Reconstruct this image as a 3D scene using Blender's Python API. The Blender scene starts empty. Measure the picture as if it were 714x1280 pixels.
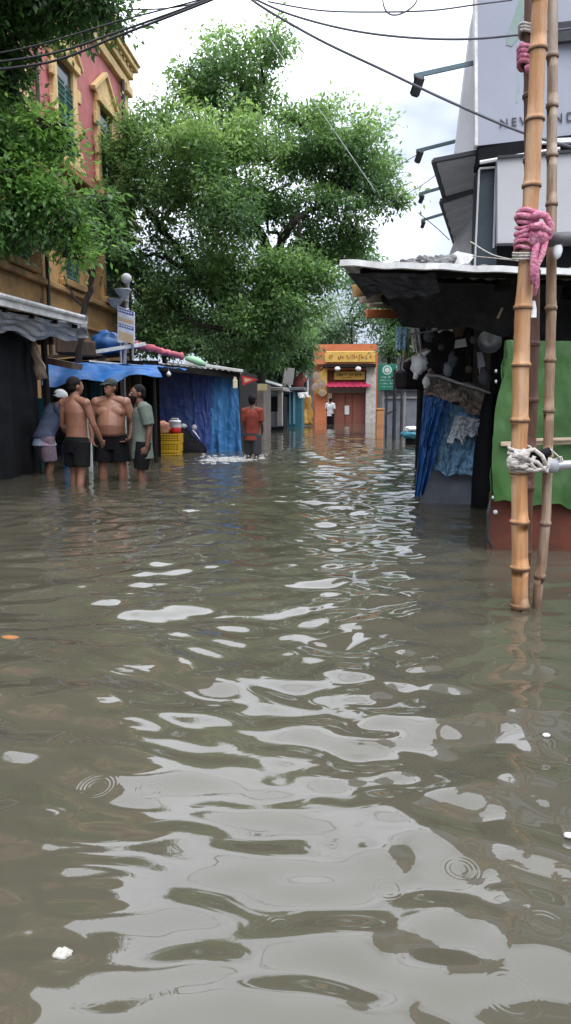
import bpy, math, random
import numpy as np
from mathutils import Vector, Matrix, noise
R = math.radians
rnd = random.Random(7)
scene = bpy.context.scene
col = scene.collection

# ---------------------------------------------------------------- camera, sky, sun, exposure
CAMZ = 1.05
YAW, PITCH, FPX = 4.77, 8.3, 925.0
cam_d = bpy.data.cameras.new('camera'); cam = bpy.data.objects.new('camera', cam_d); col.objects.link(cam)
cam.location = (0, 0, CAMZ)
cam.rotation_euler = (R(90 - PITCH), 0, R(YAW))
cam_d.sensor_fit = 'VERTICAL'; cam_d.sensor_height = 36; cam_d.lens = 36 * FPX / 1280
cam_d.clip_start = 0.05; cam_d.clip_end = 3000
scene.camera = cam

SUN_EL, SUN_AZ = 58, 150      # degrees
world = bpy.data.worlds.new('World'); scene.world = world; world.use_nodes = True
nt = world.node_tree; nt.nodes.clear()
wo = nt.nodes.new('ShaderNodeOutputWorld'); bg = nt.nodes.new('ShaderNodeBackground')
sky = nt.nodes.new('ShaderNodeTexSky'); sky.sky_type = 'NISHITA'; sky.sun_disc = False
sky.sun_elevation = R(SUN_EL); sky.sun_rotation = R(SUN_AZ); sky.dust_density = 3
tc = nt.nodes.new('ShaderNodeTexCoord')
mp = nt.nodes.new('ShaderNodeMapping'); mp.inputs['Scale'].default_value = (1, 1, 2.2)
nz = nt.nodes.new('ShaderNodeTexNoise'); nz.inputs['Scale'].default_value = 1.7; nz.inputs['Detail'].default_value = 5
cr = nt.nodes.new('ShaderNodeValToRGB')
cr.color_ramp.elements[0].position = .57; cr.color_ramp.elements[0].color = (3.0, 3.35, 4.1, 1)
cr.color_ramp.elements[1].position = .95; cr.color_ramp.elements[1].color = (16.5, 17.2, 18.8, 1)
mix = nt.nodes.new('ShaderNodeMix'); mix.data_type = 'RGBA'; mix.inputs['Factor'].default_value = .88
bg.inputs['Strength'].default_value = .13
L = nt.links.new
# overcast sky: brighter cloud overhead than near the horizon
sx = nt.nodes.new('ShaderNodeSeparateXYZ'); L(tc.outputs['Generated'], sx.inputs[0])
el = nt.nodes.new('ShaderNodeMapRange'); el.interpolation_type = 'SMOOTHSTEP'
el.inputs[1].default_value = .26; el.inputs[2].default_value = .62; el.inputs[3].default_value = 0; el.inputs[4].default_value = .5
L(sx.outputs['Z'], el.inputs[0])
ad = nt.nodes.new('ShaderNodeMath'); ad.operation = 'ADD'
L(tc.outputs['Generated'], mp.inputs['Vector']); L(mp.outputs['Vector'], nz.inputs['Vector'])
L(nz.outputs['Fac'], ad.inputs[0]); L(el.outputs[0], ad.inputs[1]); L(ad.outputs[0], cr.inputs['Fac']); L(sky.outputs['Color'], mix.inputs['A']); L(cr.outputs['Color'], mix.inputs['B'])
L(mix.outputs['Result'], bg.inputs['Color']); L(bg.outputs['Background'], wo.inputs['Surface'])
sd = bpy.data.lights.new('sun', 'SUN'); sd.energy = .8; sd.angle = R(25); sd.color = (1, .97, .92)
so = bpy.data.objects.new('sun', sd); col.objects.link(so)
so.rotation_euler = (R(90 - SUN_EL), 0, R(180 - SUN_AZ))
vs = scene.view_settings
vs.view_transform = 'Standard'; vs.look = 'None'; vs.gamma = 1; vs.exposure = 0.88; vs.use_curve_mapping = False

# ---------------------------------------------------------------- helpers
cy, sy, cp, sp = math.cos(R(YAW)), math.sin(R(YAW)), math.cos(R(PITCH)), math.sin(R(PITCH))
RIGHT = Vector((cy, sy, 0)); FH = Vector((-sy, cy, 0))
FWD = cp * FH - sp * Vector((0, 0, 1)); UP = sp * FH + cp * Vector((0, 0, 1))
C0 = Vector((0, 0, CAMZ))
def ray(px, py): return RIGHT * (px - 357) + UP * (640 - py) + FWD * FPX
def at(px, py, Y):
    d = ray(px, py); return C0 + d * (Y / d.y)
def onx(px, py, X):
    d = ray(px, py); return C0 + d * (X / d.x)
def onz(px, py, z=0):
    d = ray(px, py); return C0 + d * ((z - CAMZ) / d.z)

BASE = {}
def tag(o, label, cat, group=None):
    o['label'] = label; o['category'] = cat
    if group: o['group'] = group
    return o
def thing(name, label, cat, loc, group=None):
    o = bpy.data.objects.new(name, None); col.objects.link(o)
    o.location = loc; o.empty_display_size = .2
    BASE[o.name] = Vector(loc); tag(o, label, cat, group); return o

class MB:
    def __init__(s): s.v = []; s.f = []
    def add(s, vs_, fs_):
        n = len(s.v); s.v += [Vector(p) for p in vs_]; s.f += [tuple(i + n for i in f) for f in fs_]; return s
    def box(s, c, size, rot=None, bev=0.0):
        hx, hy, hz = [q / 2 for q in size]; c = Vector(c)
        b = min(bev, hx * .45, hy * .45, hz * .45)
        if b <= 0:
            P = [Vector((x, y, z)) for x in (-hx, hx) for y in (-hy, hy) for z in (-hz, hz)]
            F = [(0, 1, 3, 2), (4, 6, 7, 5), (0, 4, 5, 1), (2, 3, 7, 6), (0, 2, 6, 4), (1, 5, 7, 3)]
        else:
            P = []; idx = {}
            for sx in (-1, 1):
                for sy_ in (-1, 1):
                    for sz in (-1, 1):
                        for a in range(3):
                            p = [sx * (hx - b), sy_ * (hy - b), sz * (hz - b)]
                            p[a] = (sx * hx, sy_ * hy, sz * hz)[a]
                            idx[(sx, sy_, sz, a)] = len(P); P.append(Vector(p))
            F = []
            for a in range(3):
                o1, o2 = [k for k in range(3) if k != a]
                for sa in (-1, 1):
                    q = []
                    for u, w in ((-1, -1), (1, -1), (1, 1), (-1, 1)):
                        k = [0, 0, 0]; k[a] = sa; k[o1] = u; k[o2] = w; q.append(idx[(*k, a)])
                    F.append(tuple(q))
                for u in (-1, 1):
                    for w in (-1, 1):
                        q = []
                        for sa, ax in ((-1, o1), (-1, o2), (1, o2), (1, o1)):
                            k = [0, 0, 0]; k[a] = sa; k[o1] = u; k[o2] = w; q.append(idx[(*k, ax)])
                        F.append(tuple(q))
            for sx in (-1, 1):
                for sy_ in (-1, 1):
                    for sz in (-1, 1): F.append(tuple(idx[(sx, sy_, sz, a)] for a in range(3)))
        M = Matrix.Identity(3)
        if rot is not None: M = rot if isinstance(rot, Matrix) else Matrix.Rotation(rot, 3, 'Z')
        return s.add([M @ p + c for p in P], F)
    def bar(s, a, b, w, h, up=Vector((0, 0, 1))):
        a = Vector(a); b = Vector(b); d = (b - a); l = d.length; d.normalize()
        x = d.cross(up)
        if x.length < 1e-3: x = d.cross(Vector((1, 0, 0)))
        x.normalize(); z = x.cross(d).normalized()
        M = Matrix((x, d, z)).transposed()
        return s.box((a + b) / 2, (w, l, h), M, .1 * min(w, h))
    def tube(s, pts, rad, n=8, cap=True):
        pts = [Vector(p) for p in pts]
        if not isinstance(rad, (list, tuple)): rad = [rad] * len(pts)
        m = len(pts); ref = None; rings = []; V = []; F = []
        for i in range(m):
            d = (pts[min(i + 1, m - 1)] - pts[max(i - 1, 0)])
            if d.length < 1e-9: d = Vector((0, 0, 1))
            d.normalize()
            if ref is None:
                ref = d.cross(Vector((0, 0, 1)))
                if ref.length < .05: ref = d.cross(Vector((1, 0, 0)))
            ref = (ref - d * ref.dot(d))
            if ref.length < 1e-6: ref = d.orthogonal()
            ref.normalize(); b = d.cross(ref)
            for k in range(n):
                a = 2 * math.pi * k / n
                V.append(pts[i] + (ref * math.cos(a) + b * math.sin(a)) * rad[i])
        for i in range(m - 1):
            for k in range(n):
                F.append((i * n + k, i * n + (k + 1) % n, (i + 1) * n + (k + 1) % n, (i + 1) * n + k))
        if cap:
            F.append(tuple(range(n - 1, -1, -1))); F.append(tuple((m - 1) * n + k for k in range(n)))
        return s.add(V, F)
    def loft(s, pts, ab, side, n=14):
        """closed loft of ellipses; side = width axis"""
        pts = [Vector(p) for p in pts]; m = len(pts); V = []; F = []; side = Vector(side).normalized()
        for i in range(m):
            d = (pts[min(i + 1, m - 1)] - pts[max(i - 1, 0)]).normalized()
            u = (side - d * side.dot(d)).normalized(); w = d.cross(u)
            a, b = ab[i]
            for k in range(n):
                t = 2 * math.pi * k / n
                V.append(pts[i] + u * math.cos(t) * a + w * math.sin(t) * b)
        for i in range(m - 1):
            for k in range(n):
                F.append((i * n + k, i * n + (k + 1) % n, (i + 1) * n + (k + 1) % n, (i + 1) * n + k))
        F.append(tuple(range(n - 1, -1, -1))); F.append(tuple((m - 1) * n + k for k in range(n)))
        return s.add(V, F)
    def ball(s, c, r, nu=12, nv=8, jit=0, rot=None):
        c = Vector(c)
        if not isinstance(r, (tuple, list, Vector)): r = (r, r, r)
        V = [Vector((0, 0, r[2]))]; F = []
        for j in range(1, nv):
            t = math.pi * j / nv
            for k in range(nu):
                a = 2 * math.pi * k / nu
                V.append(Vector((math.sin(t) * math.cos(a) * r[0], math.sin(t) * math.sin(a) * r[1], math.cos(t) * r[2])))
        V.append(Vector((0, 0, -r[2])))
        if jit: V = [p * (1 + jit * noise.noise((p + c) * 3.0 / max(r)) + jit * .5 * noise.noise((p + c) * 9.0 / max(r))) for p in V]
        for k in range(nu): F.append((0, 1 + k, 1 + (k + 1) % nu))
        for j in range(nv - 2):
            for k in range(nu):
                a = 1 + j * nu; F.append((a + k, a + nu + k, a + nu + (k + 1) % nu, a + (k + 1) % nu))
        e = len(V) - 1; a = 1 + (nv - 2) * nu
        for k in range(nu): F.append((a + k, e, a + (k + 1) % nu))
        if rot is not None: V = [rot @ p for p in V]
        return s.add([p + c for p in V], F)
    def lathe(s, c, prof, n=16, axis=None):
        c = Vector(c); V = []; F = []; m = len(prof)
        for r, z in prof:
            for k in range(n):
                a = 2 * math.pi * k / n; V.append(Vector((r * math.cos(a), r * math.sin(a), z)))
        for i in range(m - 1):
            for k in range(n): F.append((i * n + k, i * n + (k + 1) % n, (i + 1) * n + (k + 1) % n, (i + 1) * n + k))
        F.append(tuple(range(n - 1, -1, -1))); F.append(tuple((m - 1) * n + k for k in range(n)))
        if axis is not None:
            q = Vector((0, 0, 1)).rotation_difference(Vector(axis)).to_matrix(); V = [q @ p for p in V]
        return s.add([p + c for p in V], F)
    def sheet(s, fn, nu, nv, th=.006):
        """thick sheet over fn(u,v)->Vector"""
        G = [[Vector(fn(i / nu, j / nv)) for j in range(nv + 1)] for i in range(nu + 1)]
        V = []; V2 = []
        for i in range(nu + 1):
            for j in range(nv + 1):
                du = G[min(i + 1, nu)][j] - G[max(i - 1, 0)][j]; dv = G[i][min(j + 1, nv)] - G[i][max(j - 1, 0)]
                n = du.cross(dv)
                n = n.normalized() if n.length > 1e-9 else Vector((0, 0, 1))
                V.append(G[i][j] + n * th / 2); V2.append(G[i][j] - n * th / 2)
        N = len(V); w = nv + 1; F = []
        for i in range(nu):
            for j in range(nv):
                a = i * w + j; F.append((a, a + w, a + w + 1, a + 1)); F.append((N + a, N + a + 1, N + a + w + 1, N + a + w))
        for i in range(nu):
            a = i * w; F.append((a, N + a, N + a + w, a + w)); a = i * w + nv; F.append((a, a + w, N + a + w, N + a))
        for j in range(nv):
            F.append((j, j + 1, N + j + 1, N + j)); a = nu * w + j; F.append((a, N + a, N + a + 1, a + 1))
        return s.add(V + V2, F)
    def prism(s, poly, off):
        """poly: list of points, extruded by vector off"""
        poly = [Vector(p) for p in poly]; n = len(poly); off = Vector(off)
        return s.add(poly + [p + off for p in poly],
                     [tuple(range(n - 1, -1, -1)), tuple(range(n, 2 * n))] + [(i, (i + 1) % n, n + (i + 1) % n, n + i) for i in range(n)])
    def build(s, name, m, parent=None, base=None, smooth=False, label=None):
        if parent is not None: b = BASE[parent.name]
        else: b = Vector(base) if base is not None else Vector((0, 0, 0))
        me = bpy.data.meshes.new(name)
        me.from_pydata([tuple(p - b) for p in s.v], [], s.f); me.update()
        if smooth: me.polygons.foreach_set('use_smooth', [True] * len(me.polygons))
        me.materials.append(m)
        o = bpy.data.objects.new(name, me); col.objects.link(o)
        if parent is not None: o.parent = parent
        else: o.location = b
        BASE[o.name] = b
        if label: o['label'] = label
        return o

def structure(o): o['kind'] = 'structure'; return o
def cloth(m, A, B, Cc, D, nu=24, nv=18, folds=5, amp=.04, sag=0.0, seed=0, th=.005, wr=.012, grow=True, hem=.03):
    """draped sheet: A top-left, B top-right, Cc bottom-left, D bottom-right"""
    A, B, Cc, D = map(Vector, (A, B, Cc, D)); nrm = (B - A).cross(Cc - A).normalized(); ph = seed * 1.7
    def fn(u, v):
        p = A.lerp(B, u).lerp(Cc.lerp(D, u), v)
        g = (.25 + .75 * v) if grow else 1
        p = p + nrm * amp * g * (math.sin(u * folds * 6.283 + ph + 1.3 * math.sin(v * 2 + ph) + 2 * noise.noise((u * 3, v * 1.5, ph))) + .5 * math.sin(u * folds * 13.1 + 2 * ph + v * 3))
        p = p + nrm * wr * 2.2 * noise.noise((u * 9 + ph, v * 9, ph)) + nrm * wr * noise.noise((u * 22 + ph, v * 20, ph))
        p = p + Vector((0, 0, -1)) * (sag * 4 * u * (1 - u) * (1 if v < .01 else 1) + hem * v * noise.noise((u * 6, ph, 2.2)))
        return p
    return m.sheet(fn, nu, nv, th)

# ---------------------------------------------------------------- materials
MATS = {}
def mat(name, c1, c2=None, rough=.75, scale=4, bump=.15, bscale=30, metal=0, spec=.4, stretch=(1, 1, 1), dirt=None, dirt_amt=.5, dscale=1.3, sheen=0, transl=0, trans_col=None, wave=None):
    if name in MATS: return MATS[name]
    m = bpy.data.materials.new(name); m.use_nodes = True; t = m.node_tree; n = t.nodes; b = n['Principled BSDF']
    co = n.new('ShaderNodeTexCoord'); mp_ = n.new('ShaderNodeMapping'); mp_.inputs['Scale'].default_value = stretch
    t.links.new(co.outputs['Object'], mp_.inputs['Vector'])
    nz_ = n.new('ShaderNodeTexNoise'); nz_.inputs['Scale'].default_value = scale; nz_.inputs['Detail'].default_value = 6; nz_.inputs['Roughness'].default_value = .65
    t.links.new(mp_.outputs[0], nz_.inputs['Vector'])
    r = n.new('ShaderNodeValToRGB'); c2 = c2 or tuple(x * .72 for x in c1)
    r.color_ramp.elements[0].position = .33; r.color_ramp.elements[0].color = (*c2, 1)
    r.color_ramp.elements[1].position = .66; r.color_ramp.elements[1].color = (*c1, 1)
    t.links.new(nz_.outputs['Fac'], r.inputs['Fac']); out = r.outputs['Color']
    if dirt:
        n2 = n.new('ShaderNodeTexNoise'); n2.inputs['Scale'].default_value = dscale; n2.inputs['Detail'].default_value = 9; n2.inputs['Roughness'].default_value = .7
        t.links.new(mp_.outputs[0], n2.inputs['Vector'])
        rr = n.new('ShaderNodeMapRange'); rr.inputs[1].default_value = .45; rr.inputs[2].default_value = .7; rr.inputs[4].default_value = dirt_amt
        t.links.new(n2.outputs['Fac'], rr.inputs[0])
        mx = n.new('ShaderNodeMix'); mx.data_type = 'RGBA'; mx.inputs['B'].default_value = (*dirt, 1)
        t.links.new(rr.outputs[0], mx.inputs['Factor']); t.links.new(out, mx.inputs['A']); out = mx.outputs['Result']
    t.links.new(out, b.inputs['Base Color'])
    b.inputs['Roughness'].default_value = rough; b.inputs['Metallic'].default_value = metal; b.inputs['Specular IOR Level'].default_value = spec
    if sheen: b.inputs['Sheen Weight'].default_value = sheen
    hgt = None
    if bump:
        n3 = n.new('ShaderNodeTexNoise'); n3.inputs['Scale'].default_value = bscale; n3.inputs['Detail'].default_value = 4
        t.links.new(mp_.outputs[0], n3.inputs['Vector']); hgt = n3.outputs['Fac']
        if wave:
            wv = n.new('ShaderNodeTexWave'); wv.inputs['Scale'].default_value = wave[1]; wv.bands_direction = wave[0]; wv.inputs['Distortion'].default_value = wave[2] if len(wave) > 2 else 0
            t.links.new(co.outputs['Object'], wv.inputs['Vector'])
            ad = n.new('ShaderNodeMath'); ad.operation = 'MULTIPLY_ADD'; ad.inputs[1].default_value = .25
            t.links.new(hgt, ad.inputs[0]); t.links.new(wv.outputs['Fac'], ad.inputs[2]); hgt = ad.outputs[0]
        bp = n.new('ShaderNodeBump'); bp.inputs['Strength'].default_value = bump; bp.inputs['Distance'].default_value = .02
        t.links.new(hgt, bp.inputs['Height']); t.links.new(bp.outputs['Normal'], b.inputs['Normal'])
    if transl:
        tr = n.new('ShaderNodeBsdfTranslucent'); t.links.new(out, tr.inputs['Color'])
        ms = n.new('ShaderNodeMixShader'); ms.inputs[0].default_value = transl
        t.links.new(b.outputs[0], ms.inputs[1]); t.links.new(tr.outputs[0], ms.inputs[2]); t.links.new(ms.outputs[0], n['Material Output'].inputs['Surface'])
    MATS[name] = m; return m

def leafmat(name, cols, transl=.35):
    m = bpy.data.materials.new(name); m.use_nodes = True; t = m.node_tree; n = t.nodes; b = n['Principled BSDF']
    atn = n.new('ShaderNodeAttribute'); atn.attribute_name = 'leaf_tone'
    r = n.new('ShaderNodeValToRGB'); k = len(cols)
    while len(r.color_ramp.elements) < k: r.color_ramp.elements.new(.5)
    for i, c in enumerate(cols):
        r.color_ramp.elements[i].position = i / (k - 1); r.color_ramp.elements[i].color = (*c, 1)
    t.links.new(atn.outputs['Fac'], r.inputs['Fac']); t.links.new(r.outputs[0], b.inputs['Base Color'])
    b.inputs['Roughness'].default_value = .42; b.inputs['Specular IOR Level'].default_value = .5
    tr = n.new('ShaderNodeBsdfTranslucent'); hs = n.new('ShaderNodeHueSaturation'); hs.inputs['Value'].default_value = 1.6; hs.inputs['Hue'].default_value = .485
    t.links.new(r.outputs[0], hs.inputs['Color']); t.links.new(hs.outputs[0], tr.inputs['Color'])
    ms = n.new('ShaderNodeMixShader'); ms.inputs[0].default_value = transl
    t.links.new(b.outputs[0], ms.inputs[1]); t.links.new(tr.outputs[0], ms.inputs[2]); t.links.new(ms.outputs[0], n['Material Output'].inputs['Surface'])
    return m

M_black = mat('black_sheeting', (.01, .01, .0115), rough=.8, spec=.12)
M_dark = mat('dark_timber', (.02, .017, .015), (.009, .008, .008), scale=8, spec=.15)
M_iron = mat('dark_iron', (.03, .032, .036), rough=.5, metal=.3)
M_steel = mat('galvanised_steel', (.42, .43, .44), (.3, .3, .31), rough=.4, metal=.6, dirt=(.2, .13, .08), dirt_amt=.4, dscale=5)
M_tin = mat('weathered_tin', (.42, .43, .43), (.25, .25, .25), rough=.55, metal=.2, scale=3, dirt=(.16, .1, .07), dirt_amt=.6, dscale=2)
M_tinedge = mat('pale_tin_edge', (.72, .73, .72), (.5, .5, .49), rough=.5, scale=6, dirt=(.2, .16, .12), dirt_amt=.5, dscale=4)
M_blue = mat('blue_tarp', (.02, .14, .42), (.012, .09, .28), rough=.5, scale=3, bump=.15, bscale=14, dirt=(.16, .24, .36), dirt_amt=.55, dscale=2.5)
M_navy = mat('navy_tarp', (.04, .075, .24), (.028, .055, .18), rough=.55, scale=2, bump=.1, bscale=6, dirt=(.09, .11, .2), dirt_amt=.55, dscale=1.8)
M_lblue = mat('pale_blue_tarp', (.05, .19, .42), (.035, .14, .32), rough=.5, scale=2, bump=.05, bscale=4)
M_sky = mat('faded_blue_sheet', (.15, .28, .39), (.1, .2, .3), rough=.55, scale=3, bump=.12, bscale=6)
M_deepblue = mat('deep_blue_tarp', (.012, .075, .23), (.008, .045, .15), rough=.45, scale=4, bump=.12, bscale=6)
M_green = mat('green_tarp', (.036, .105, .02), (.026, .08, .016), rough=.6, scale=2.5, bump=.06, bscale=6, dirt=(.035, .07, .025), dirt_amt=.7, dscale=3)
M_shedshade = mat('shade_dark_sheeting', (.038, .037, .038), (.016, .016, .017), rough=.8, spec=.2, scale=5)  # shade of the shed interior is put into this dark sheeting colour
M_white = mat('white_plastic', (.72, .73, .74), (.5, .51, .52), rough=.5)
M_greyplastic = mat('grey_plastic_sheet', (.36, .38, .4), (.22, .23, .25), rough=.4, scale=5, bump=.4, bscale=9)
M_tanplastic = mat('brown_plastic_sheet', (.27, .21, .16), (.17, .125, .095), rough=.45, scale=4, bump=.2, bscale=6, dirt=(.5, .47, .42), dirt_amt=.6, dscale=4)
M_rust = mat('oxide_red_paint', (.13, .035, .02), (.075, .025, .016), rough=.7, spec=.2, scale=5, dirt=(.05, .03, .02), dirt_amt=.6, dscale=4)
M_pink = mat('pink_cloth', (.55, .2, .28), (.36, .09, .16), rough=1, scale=22, bump=.7, bscale=70, spec=.1, dirt=(.75, .5, .55), dirt_amt=.5, dscale=30)
M_magenta = mat('magenta_awning', (.42, .03, .08), (.3, .02, .06), rough=.7)
M_red = mat('red_plastic', (.5, .02, .02), rough=.4)
M_orange = mat('orange_paint', (.5, .16, .06), (.38, .11, .045), rough=.7, scale=3, dirt=(.2, .1, .06), dirt_amt=.4, dscale=3)
M_yellow = mat('yellow_paint', (.56, .36, .08), (.45, .27, .06), rough=.65, scale=3)
M_crate = mat('yellow_plastic', (.68, .42, .03), (.5, .3, .02), rough=.4)
M_wood = mat('pale_wood', (.45, .36, .25), (.3, .23, .15), rough=.8, stretch=(1, 1, 6), scale=6)
M_brownwood = mat('brown_wood', (.12, .08, .055), (.06, .04, .03), rough=.8, stretch=(6, 6, 1), scale=3)
M_tan = mat('tan_cloth', (.4, .3, .22), (.27, .2, .15), rough=.9, bump=.3)
M_bark = mat('bark', (.035, .029, .023), (.014, .011, .01), rough=.9, scale=6, bump=.6, bscale=20, stretch=(1, 1, .3))
M_cable = mat('cable_rubber', (.02, .02, .024), rough=.6, bump=0)
M_paper = mat('white_cloth', (.65, .65, .64), (.42, .42, .43), rough=.85, scale=9, bump=.3, bscale=25)
M_rope = mat('dirty_rope', (.5, .46, .42), (.32, .29, .26), rough=.9, scale=30, bump=.5, bscale=90)
M_green_sign = mat('green_enamel', (.015, .16, .1), (.01, .12, .08), rough=.4, scale=3)
M_teal = mat('teal_paint', (.03, .13, .16), (.02, .09, .12), rough=.5)
M_greymetal = mat('grey_painted_metal', (.17, .19, .22), (.11, .12, .14), rough=.45, scale=3, dirt=(.08, .06, .05), dirt_amt=.5, dscale=4)
M_skin = mat('brown_skin', (.17, .08, .048), (.11, .05, .03), rough=.5, scale=5, bump=.1)
M_skin2 = mat('lighter_brown_skin', (.26, .125, .08), (.17, .078, .048), rough=.45, scale=4, bump=.1)
M_hair = mat('black_hair', (.008, .007, .007), rough=.7, spec=.15, bump=.5, bscale=90)
M_blackcloth = mat('black_cloth', (.012, .012, .014), rough=.85, bump=.2)

# ---------------------------------------------------------------- ground and water
def make_ground():
    m = MB(); s = 600
    m.add([(-s, -s, -.36), (s, -s, -.36), (s, s, -.36), (-s, s, -.36)], [(0, 1, 2, 3)])
    structure(m.build('road', mat('wet_asphalt', (.05, .05, .05), (.03, .03, .03), rough=.5, scale=2)))
make_ground()

LEGS = [(70, 592), (96, 606), (127, 600), (148, 600), (173, 601), (319, 571), (650, 762), (672, 760)]
RINGS = [(350, 1150), (187, 985), (120, 980), (485, 1105), (680, 1160), (95, 935), (575, 1085), (640, 1240)]
def make_water():
    rg = np.random.default_rng(11)
    nr, na = 1150, 820
    rr = np.exp(np.linspace(np.log(.9), np.log(170), nr)); aa = np.linspace(R(90 - 84), R(90 + 84), na)
    rgrid, agrid = np.meshgrid(rr, aa, indexing='ij')
    X = rgrid * np.cos(agrid); Y = -1.6 + rgrid * np.sin(agrid)
    sp_r = rgrid * (math.log(170 / .9) / nr)
    # gentle domain warp so the crests wander
    wx = X.copy(); wy = Y.copy()
    for k in range(7):
        lam = rg.uniform(1.0, 5); th = rg.uniform(0, 6.28); ph = rg.uniform(0, 6.28, 2); A = .02 * lam
        q = 2 * np.pi / lam * (X * np.cos(th) + Y * np.sin(th))
        wx += A * np.sin(q + ph[0]); wy += A * .8 * np.sin(q + ph[1])
    Z = np.zeros_like(X)
    def comp(n, l0, l1, slope, spread, mean=R(90)):
        nonlocal Z
        for k in range(n):
            lam = math.exp(rg.uniform(math.log(l0), math.log(l1))); th = mean + rg.normal(0, spread); ph = rg.uniform(0, 6.28)
            kk = 2 * np.pi / lam; A = slope / kk / math.sqrt(n) * 1.41
            att = np.clip((lam / sp_r - 2.5) / 3, 0, 1)
            q = kk * (wx * np.cos(th) + wy * np.sin(th)) + ph
            Z += A * att * (np.sin(q) + .18 * np.cos(2 * q))
    comp(9, .7, 1.5, WAVE[0], .7, R(75))
    comp(46, .16, .54, WAVE[1], .62, R(99))
    comp(26, .09, .22, WAVE[2], .8, R(90))
    # calmer and rougher patches
    patch = .72 + .38 * np.sin(wx * .9 + 1.3 * np.sin(wy * .5)) * np.sin(wy * .43 + 1.1 + np.sin(wx * .7))
    Z *= patch * (1 - .55 / (1 + np.exp(-(X - .18 * Y - .35) * 4)) * (Y < 9))
    for px, py in LEGS:
        c = onz(px, py); d = np.hypot(X - c.x, Y - c.y)
        lam = .16 if c.y > 6 else .05
        Z += .006 * (lam / .16) * np.sin(2 * np.pi * d / lam) * np.exp(-d / (.5 if c.y > 6 else .12)) * np.clip((lam / sp_r - 2.5) / 2, 0, 1)
    n = nr * na
    co = np.empty((n, 3), np.float32); co[:, 0] = X.ravel(); co[:, 1] = Y.ravel(); co[:, 2] = Z.ravel()
    i = np.arange(nr - 1)[:, None] * na + np.arange(na - 1)[None, :]
    f = np.stack([i, i + na, i + na + 1, i + 1], -1).reshape(-1, 4)[:, ::-1]
    me = bpy.data.meshes.new('flood_water')
    me.vertices.add(n); me.vertices.foreach_set('co', co.ravel())
    me.loops.add(f.size); me.loops.foreach_set('vertex_index', f.ravel().astype(np.int32))
    me.polygons.add(len(f)); me.polygons.foreach_set('loop_start', np.arange(0, f.size, 4, dtype=np.int32))
    me.polygons.foreach_set('use_smooth', np.ones(len(f), bool))
    me.update(calc_edges=True)
    o = bpy.data.objects.new('flood_water', me); col.objects.link(o); structure(o)
    m = bpy.data.materials.new('muddy_water'); m.use_nodes = True; t = m.node_tree; nn = t.nodes; b = nn['Principled BSDF']
    g = nn.new('ShaderNodeNewGeometry')
    n1 = nn.new('ShaderNodeTexNoise'); n1.inputs['Scale'].default_value = .55; n1.inputs['Detail'].default_value = 5; n1.inputs['Distortion'].default_value = 1.2
    t.links.new(g.outputs['Position'], n1.inputs['Vector'])
    r = nn.new('ShaderNodeValToRGB'); r.color_ramp.elements[0].position = .3; r.color_ramp.elements[1].position = .7
    r.color_ramp.elements[0].color = (.053, .049, .035, 1); r.color_ramp.elements[1].color = (.07, .064, .045, 1)
    t.links.new(n1.outputs['Fac'], r.inputs['Fac']); t.links.new(r.outputs[0], b.inputs['Base Color'])
    b.inputs['Roughness'].default_value = .025; b.inputs['IOR'].default_value = WATER_IOR; b.inputs['Specular IOR Level'].default_value = .5
    # fine chop as bump
    mpw = nn.new('ShaderNodeMapping'); mpw.inputs['Scale'].default_value = (.55, 1, 1); t.links.new(g.outputs['Position'], mpw.inputs['Vector'])
    n2 = nn.new('ShaderNodeTexNoise'); n2.inputs['Scale'].default_value = 7; n2.inputs['Detail'].default_value = 2; n2.inputs['Distortion'].default_value = .6
    t.links.new(mpw.outputs[0], n2.inputs['Vector'])
    # patches of disturbed surface
    n4 = nn.new('ShaderNodeTexNoise'); n4.inputs['Scale'].default_value = .9; n4.inputs['Detail'].default_value = 2
    t.links.new(g.outputs['Position'], n4.inputs['Vector'])
    mr = nn.new('ShaderNodeMapRange'); mr.inputs[1].default_value = .42; mr.inputs[2].default_value = .62; mr.inputs[3].default_value = .12; mr.inputs[4].default_value = 1
    t.links.new(n4.outputs['Fac'], mr.inputs[0])
    mu = nn.new('ShaderNodeMath'); mu.operation = 'MULTIPLY'; t.links.new(n2.outputs['Fac'], mu.inputs[0]); t.links.new(mr.outputs[0], mu.inputs[1])
    sc = nn.new('ShaderNodeMath'); sc.operation = 'MULTIPLY'; sc.inputs[1].default_value = FINE; t.links.new(mu.outputs[0], sc.inputs[0])
    acc = sc.outputs[0]
    def mth(op, a, b_=None, c=None):
        q = nn.new('ShaderNodeMath'); q.operation = op
        for k, v in enumerate((a, b_, c)):
            if v is None: continue
            if isinstance(v, (int, float)): q.inputs[k].default_value = v
            else: t.links.new(v, q.inputs[k])
        return q.outputs[0]
    for k, (px, py) in enumerate(RINGS):
        c = onz(px, py); rad = .022 + .02 * ((k * 7) % 5) / 4
        vd = nn.new('ShaderNodeVectorMath'); vd.operation = 'DISTANCE'; t.links.new(g.outputs['Position'], vd.inputs[0]); vd.inputs[1].default_value = (c.x, c.y, 0)
        d = vd.outputs['Value']
        s_ = mth('SINE', mth('MULTIPLY', d, 2 * math.pi / .011))
        # gaussian window around the radius
        w = mth('EXPONENT', mth('MULTIPLY', mth('POWER', mth('DIVIDE', mth('SUBTRACT', d, rad), .013), 2), -1))
        acc = mth('ADD', acc, mth('MULTIPLY', mth('MULTIPLY', s_, w), .00016))
    bp = nn.new('ShaderNodeBump'); bp.inputs['Strength'].default_value = 1; bp.inputs['Distance'].default_value = 1
    t.links.new(acc, bp.inputs['Height']); t.links.new(bp.outputs['Normal'], b.inputs['Normal'])
    me.materials.append(m)
WAVE = (.03, .15, .03); FINE = .0021; WATER_IOR = 1.55
make_water()

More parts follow.
